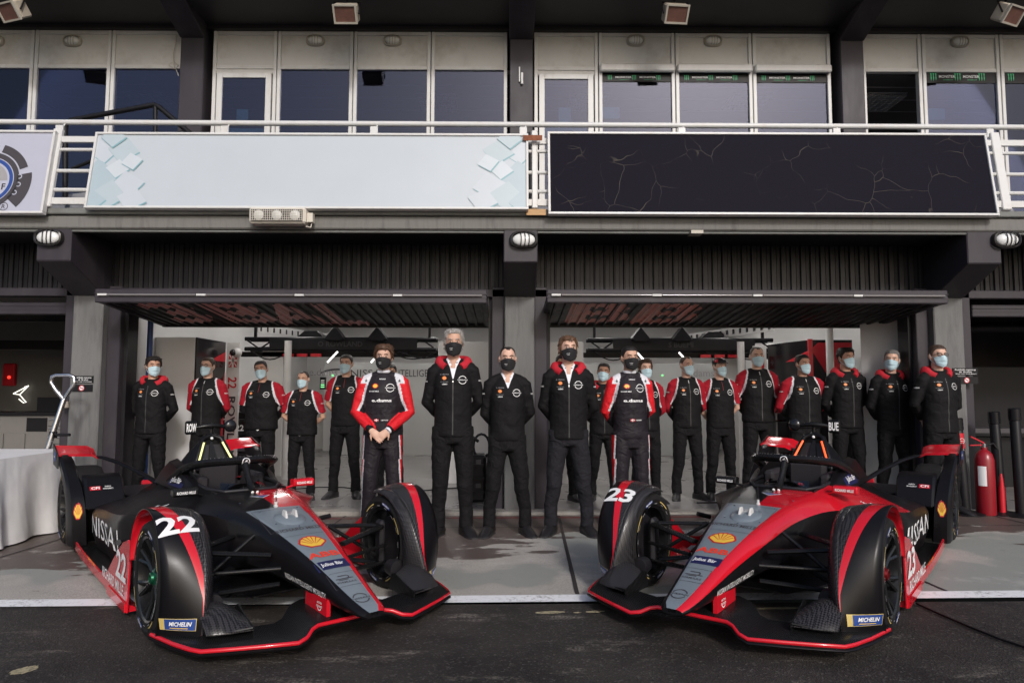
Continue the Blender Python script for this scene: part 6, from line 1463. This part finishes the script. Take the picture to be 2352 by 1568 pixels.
        for a in range(4*sub_,NI):
            p=cols[a][-1]; rv=Vector((p.y,p.z-.327)); q=rv.normalized()*min(.345,rv.length-.01); e=Vector((sx*.612,q.x,max(q.y+.327,.09)))
            rows.append([p,p.lerp(e,.12)+Vector((-sx*.014,0,0)),p.lerp(e,.55)+Vector((-sx*.010,0,0)),e])
        b.loft(rows,closed=False); iw=B(b,'cover_inner_wall',CB,smooth=60); so=iw.modifiers.new('thickness','SOLIDIFY'); so.thickness=.005
        if sx>0: decal('race_number',text2d(num,.135,.03,width=.215),M['white_flat'],fen,(sx*.778,.41,.9),(-1,0,0),(0,-.80,.6),fb,lift=.003,step=.03,reach=.25,maxmove=.5)
        # tyre maker's plate near the foot of the cover
        o_=Vector((sx*.80,.40,.165)); u_=Vector((-.165,sx*-.20*-1 if False else (.20 if sx<0 else -.20)*-1,0)); u_=Vector((-.16,.20*sx,0)) 
        for nm,s2,m_,lf in(('maker_plate',rect2d(.205,.062),M['gold'],.003),('maker_plate',rect2d(.170,.056,.014,0),M['blue_flat'],.0045),('lettering',shift(text2d('MICHELIN',.023,.03,shear=.25,width=.125),.018,.004),M['white_flat'],.006),('maker_line',rect2d(.10,.004,.010,-.018),M['yellow'],.006)):
            decal(nm,s2,m_,fen,o_,u_,(0,0,1),fb,lift=lf,step=.05,reach=.3,maxmove=.4)
        # cascade winglet on the wing beside the cover
        rows=[]
        for xx,zh,y0_,y1_ in((.722,.205,.40,.60),(.69,.232,.39,.615),(.65,.246,.39,.63),(.60,.240,.39,.645),(.55,.214,.39,.655),(.503,.176,.39,.665)):
            top_=[(sx*xx,lerp(y0_,y1_,k),lerp(zh,.140,k**1.6)+.012*math.sin(math.pi*k)) for k in(0,.2,.4,.6,.8,1)]; rows.append(top_+[(a_,c_,z_-.007) for a_,c_,z_ in top_[::-1]])
        b=MB(); b.loft(rows); ca=B(b,'cascade_wing',M['carbon'],smooth=50)
        b=MB(); b.prism([(.36,.10),(.66,.10),(.67,.148),(.55,.175),(.42,.215),(.38,.20)],sx*.503,sx*.497,'X'); b.build('cascade_end_plate',M['carbon2'],ca)
        b=MB(); b.tube([(sx*.70,.60,.131),(sx*.505,.665,.147)],.007,6); b.build('cascade_edge',K,ca)
    # ---------------- wheels
    def wheel(xc,yc,rad,wid,side,hubmat):
        w=bpy.data.objects.new('wheel',None); COL.objects.link(w); w.parent=car; w.location=(xc,yc,rad)
        hw=wid/2; rr=.238
        b=MB(); b.lathe([(rr,-hw*.82),(rr+.03,-hw*.95),(rad-.045,-hw),(rad-.018,-hw*.93),(rad-.004,-hw*.75),(rad,-hw*.4),(rad,hw*.4),(rad-.004,hw*.75),(rad-.018,hw*.93),(rad-.045,hw),(rr+.03,hw*.95),(rr,hw*.82)],axis='X',n=56); ty=b.build('tyre',M['rubber'],w,smooth=40)
        for k in range(26):   # tread grooves
            pass
        for s_ in(-1,1):
            xo=s_*(hw*.985+.002); 
            for a0 in(20,110,200,290):
                b=MB(); v_,f_=arc2d(rad-.062,rad-.054,a0,a0+26,6); b.add([(xo,p,q) for p,q in v_],f_); b.build('sidewall_mark',M['gold'] ,ty)
            for a0 in(62,242):
                b=MB(); v_,f_=arc2d(rad-.064,rad-.046,a0,a0+22,6); b.add([(xo,p,q) for p,q in v_],f_); b.build('sidewall_mark',M['blue_flat'],ty)
            for a0 in(62,242):
                a=R(a0+11); c_=Vector((xo+s_*.001,math.cos(a)*(rad-.055),math.sin(a)*(rad-.055))); tan=Vector((0,-math.sin(a),math.cos(a)))*s_*-1*-1; rad_=Vector((0,math.cos(a),math.sin(a))); uu=rad_.cross(Vector((s_,0,0)))
                decal('lettering',text2d('MICHELIN',.011,.03,width=.09),M['white_flat'],ty,c_,uu,rad_ if uu.cross(rad_).x*s_>0 else -rad_,lift=.001)
            for k in range(16):
                a=R(k*22.5+5); c_=Vector((xo+s_*.001,math.cos(a)*(rr+.014),math.sin(a)*(rr+.014)))
                b=MB(); q=Vector((0,-math.sin(a),math.cos(a))); r2=Vector((0,math.cos(a),math.sin(a))); b.add([c_-q*.018-r2*.002,c_+q*.018-r2*.002,c_+q*.018+r2*.002,c_-q*.018+r2*.002],[(0,1,2,3)]); b.build('rim_print',M['grey_flat'],ty)
        ox=side*hw
        b=MB(); b.lathe([(rr+.004,ox*.90),(rr,ox*.95),(rr-.012,ox*.90),(rr-.020,ox*.5),(rr-.018,-ox*.8),(rr+.004,-ox*.9)],axis='X',n=48); rim=b.build('rim',M['rim'],w,smooth=40)
        for k in range(7):
            a=2*math.pi*k/7
            for da in(-.16,.16):
                b=MB(); p0=Vector((ox*.55,.045*math.cos(a),.045*math.sin(a))); p1=Vector((ox*.62,.14*math.cos(a+da*.35),.14*math.sin(a+da*.35))); p2=Vector((ox*.84,(rr-.01)*math.cos(a+da),(rr-.01)*math.sin(a+da))); b.tube([p0,p1,p2],[(.016,.018),(.010,.013),(.012,.014)],6); b.build('spoke',M['rim'],rim,smooth=40)
        b=MB(); b.lathe([(.06,ox*.35),(.06,ox*.6),(.035,ox*.70),(.032,ox*.80),(.022,ox*.82),(.022,ox*.72),(0,ox*.72)],axis='X',n=20); hb=b.build('hub_nut',hubmat,w,smooth=40)
        b=MB(); b.lathe([(.0,-ox*.25),(.17,-ox*.25),(.17,ox*.30),(.0,ox*.30)],axis='X',n=28); b.build('brake_drum',M['cockpit'],w,smooth=40)
        return w
    for sx in(-1,1):
        wheel(sx*.755,0,.327,.255,sx,hubm); wheel(sx*.735,-3.1,.350,.300,sx,hubm)
        # brake duct scoop on the inside of the front wheel
        b=MB(); b.lathe([(.055,.10),(.06,.06),(.05,0)],(sx*.60,.20,.20),'Y',18,cap=True); B(b,'brake_scoop',M['cockpit'],smooth=40)
        b=MB(); b.box((sx*.64,-.01,.33),(.05,.10,.30)); B(b,'upright',M['cockpit'],bevel=.02)
        arms=[((.235,.20,.40),(.62,.03,.44)),((.29,-.34,.43),(.62,-.03,.44)),((.20,.26,.235),(.62,.03,.185)),((.27,-.40,.205),(.62,-.03,.185)),((.25,-.05,.48),(.60,.0,.24)),((.22,.32,.34),(.61,.12,.33))]
        for i,(p,q) in enumerate(arms):
            b=MB(); b.tube([(sx*p[0],p[1],p[2]),(sx*q[0],q[1],q[2])],[(.030,.015) if i<4 else .013]*2,8); B(b,'wishbone',M['carbon2'],smooth=50)
        for p,q in(((.28,-2.75,.38),(.62,-3.08,.46)),((.3,-2.7,.16),(.62,-3.1,.18))):
            b=MB(); b.tube([(sx*p[0],p[1],p[2]),(sx*q[0],q[1],q[2])],.014,8); B(b,'rear_wishbone',M['carbon2'],smooth=50)
        # ------------ side vane and red sill
        b=MB(); poly=[(-.44,.03),(-.40,.44),(-.47,.47),(-.62,.43),(-.85,.30),(-1.05,.165),(-1.20,.125),(-1.32,.105),(-1.34,.075),(-1.05,.035)]
        rings=[]; 
        b.prism(poly,sx*.868,sx*.880,'X'); va=B(b,'side_vane',RD,bevel=.003)
        b=MB(); b.loft([[(sx*.888,yv,.03),(sx*.888,yv,.085),(sx*.80,yv,.045),(sx*.80,yv,.030)] for yv in(-.46,-1.0)]); b.build('vane_foot',RD,va)
        decal('race_number',text2d(num,.175,.03,width=.29),M['white_flat'],va,(sx*.881,-.62,.285),(0,sx,0),(0,0,1),lift=.003)
        decal('lettering',text2d('RICHARD MILLE',.068,.012,width=.66),M['white_flat'],va,(sx*.881,-.86,.145),(0,sx,.0),(0,0,1),lift=.003)
        b=MB(); b.loft([[(sx*xo,yv,.045),(sx*xo,yv,.105),(sx*(xo-.012),yv,.108),(sx*(xo-.03),yv,.05)] for yv,xo in((-1.20,.876),(-1.6,.876),(-2.1,.868),(-2.55,.85))]); B(b,'sill_strip',RD)
        b=MB(); b.tube([(sx*.73,-1.25,.30),(sx*.80,-1.15,.33)],.02,10); B(b,'side_camera',M['cockpit'],smooth=50)
        # ------------ guard ahead of the rear wheel, fin and winglet
        b=MB(); G1=[(-2.60,.06,.74,.885),(-2.60,.30,.755,.895),(-2.62,.42,.765,.90),(-2.72,.53,.775,.905),(-2.90,.65,.795,.91),(-3.06,.745,.81,.92),(-3.18,.80,.83,.925)]
        rows=[]
        for yv,z,xi,xo in G1: rows.append([(sx*xi,yv-.05,z+.005),(sx*(xi+.02),yv,z),(sx*(xo-.02),yv,z),(sx*xo,yv-.04,z),(sx*xo,yv-.22,z),(sx*xi,yv-.22,z)])
        b.loft(rows); gu=B(b,'rear_wheel_guard',K,smooth=35); gb=bvh_of(gu)
        b=MB(); b.loft([[(sx*.47,yv,z0_),(sx*.775,yv+.0,z0_),(sx*.79,yv-.1,z0_),(sx*.47,yv-.1,z0_)] for yv,z0_ in((-2.56,.36),(-2.66,.50),(-2.74,.60),(-2.84,.635))]); cp=B(b,'deck_panel',K,smooth=35,bevel=.02); cpb=bvh_of(cp)
        fr_=lambda nm,s2,m_,x_,z_,lf,par,bb: decal(nm,shift(s2,0,0),m_,par,(sx*x_,-2.3,z_),(-1,0,0),(0,0,1),bb,lift=lf,reach=.2,maxmove=.8)
        fr_('sponsor_patch',rect2d(.085,.030),M['red_flat'],.70,.53,.003,cp,cpb); fr_('lettering',text2d('CFI',.020,.03,width=.065),M['white_flat'],.70,.53,.006,cp,cpb)
        for k,tx in enumerate(('ENERGY','MANAGEMENT')): fr_('lettering',text2d(tx,.010,.01,width=.05+.03*k),M['white_flat'],.70-.10,.54-.017*k,.003,cp,cpb)
        fr_('shell_mark',[ (a*.62,c*1.55) for a,c in pecten2d(.055,'edge')[0]] and ([(a*.62,c*1.55) for a,c in pecten2d(.055,'edge')[0]],pecten2d(.055,'edge')[1]),M['red_flat'],.835,.36,.003,gu,gb)
        fr_('shell_mark',([(a*.62,c*1.55) for a,c in pecten2d(.055,'fill')[0]],pecten2d(.055,'fill')[1]),M['yellow'],.835,.36,.0045,gu,gb); fr_('shell_mark',([(a*.62,c*1.55) for a,c in pecten2d(.055,'ray')[0]],pecten2d(.055,'ray')[1]),M['red_flat'],.835,.36,.006,gu,gb)
        b=MB(); rows=[]
        for xx,yv,zz in((.600,-3.20,.752),(.66,-3.18,.782),(.80,-3.17,.792),(.925,-3.18,.798)):
            ch=.26; rows.append([(sx*xx,yv+.02,zz-.008),(sx*xx,yv-.02,zz+.012),(sx*xx,yv-.12,zz+.020),(sx*xx,yv-ch,zz+.075),(sx*xx,yv-ch,zz+.066),(sx*xx,yv-.10,zz-.006)])
        b.loft(rows); wg=B(b,'rear_winglet',RD,smooth=40); wb=bvh_of(wg)
        decal('lettering',text2d('DOW',.06,.03,width=.12),M['white_flat'],wg,(sx*.77,-3.30,1.1),(0,.95,-.2),(-1,0,0) if False else (1,0,0),wb,lift=.003,reach=.3,maxmove=.6)
        b=MB(); b.prism([(-3.12,.68),(-3.16,.805),(-3.45,.885),(-3.47,.86),(-3.40,.70)],sx*.925,sx*.935,'X'); ep=B(b,'winglet_end_plate',K)
        decal('maker_plate',rect2d(.13,.08),M['blue_flat'],ep,(sx*.936,-3.30,.78),(0,sx,0),(0,.0,1),lift=.003)
        decal('lettering',text2d('MICHELIN',.018,.02,width=.10),M['white_flat'],ep,(sx*.936,-3.30,.78),(0,sx,0),(0,0,1),lift=.005)
        b=MB(); pts=[(.61,-3.24,.76),(.56,-3.18,.755),(.46,-3.0,.715),(.34,-2.72,.64),(.24,-2.45,.56)]; b.tube([(sx*a,c,z) for a,c,z in pts],[(.028,.014),(.028,.016),(.026,.018),(.026,.018),(.03,.02)],10); B(b,'wing_strut',K,smooth=50)
    # floor, skid plate, diffuser
    b=MB(); b.loft([[(-w_,yv,.035),(w_,yv,.035),(w_,yv,.05),(-w_,yv,.05)] for yv,w_ in((-.75,.35),(-1.0,.80),(-1.3,.86),(-2.6,.845),(-2.62,.60),(-3.7,.5))]); B(b,'floor_plate',M['carbon2'])
    b=MB(); b.loft([[(-.30,.10,.135),(.30,.10,.135),(.30,.10,.145),(-.30,.10,.145)],[(-.42,-.45,.085),(.42,-.45,.085),(.42,-.45,.10),(-.42,-.45,.10)],[(-.36,-.9,.06),(.36,-.9,.06),(.36,-.9,.075),(-.36,-.9,.075)]]); B(b,'tea_tray',M['carbon2'])
    b=MB(); b.loft([[(-.30,yv,.08+.0*k),(.30,yv,.08),(.30,yv,.08+k),(-.30,yv,.08+k)] for yv,k in((-3.3,.05),(-3.95,.30))]); B(b,'diffuser',M['cockpit'])
    b=MB(); b.box((0,-3.97,.36),(.10,.03,.12)); B(b,'rain_light',M['red_flat'],bevel=.01)
    return car
LEDY=mat('yellow_light_bar',(.8,.8,.35),.3,emit=(.88,.86,.35),estr=.55); LEDO=mat('orange_light_bar',(.9,.12,.03),.3,emit=(1,.10,.02),estr=.9)
HUBG=mat('green_hub',(.01,.10,.05),.3,metal=.6); HUBR=mat('red_hub',(.20,.01,.012),.3,metal=.6)
make_car('black and red racing car numbered 22 with yellow light bars, beside the white cloth table',(-1.395,4.56,R(40.25)),'22','ROW',1,LEDY,HUBG)
make_car('black and red racing car numbered 23 with orange light bars, beside the fire extinguisher',(1.539,4.572,R(-38.72)),'23','BUE',-1,LEDO,HUBR)
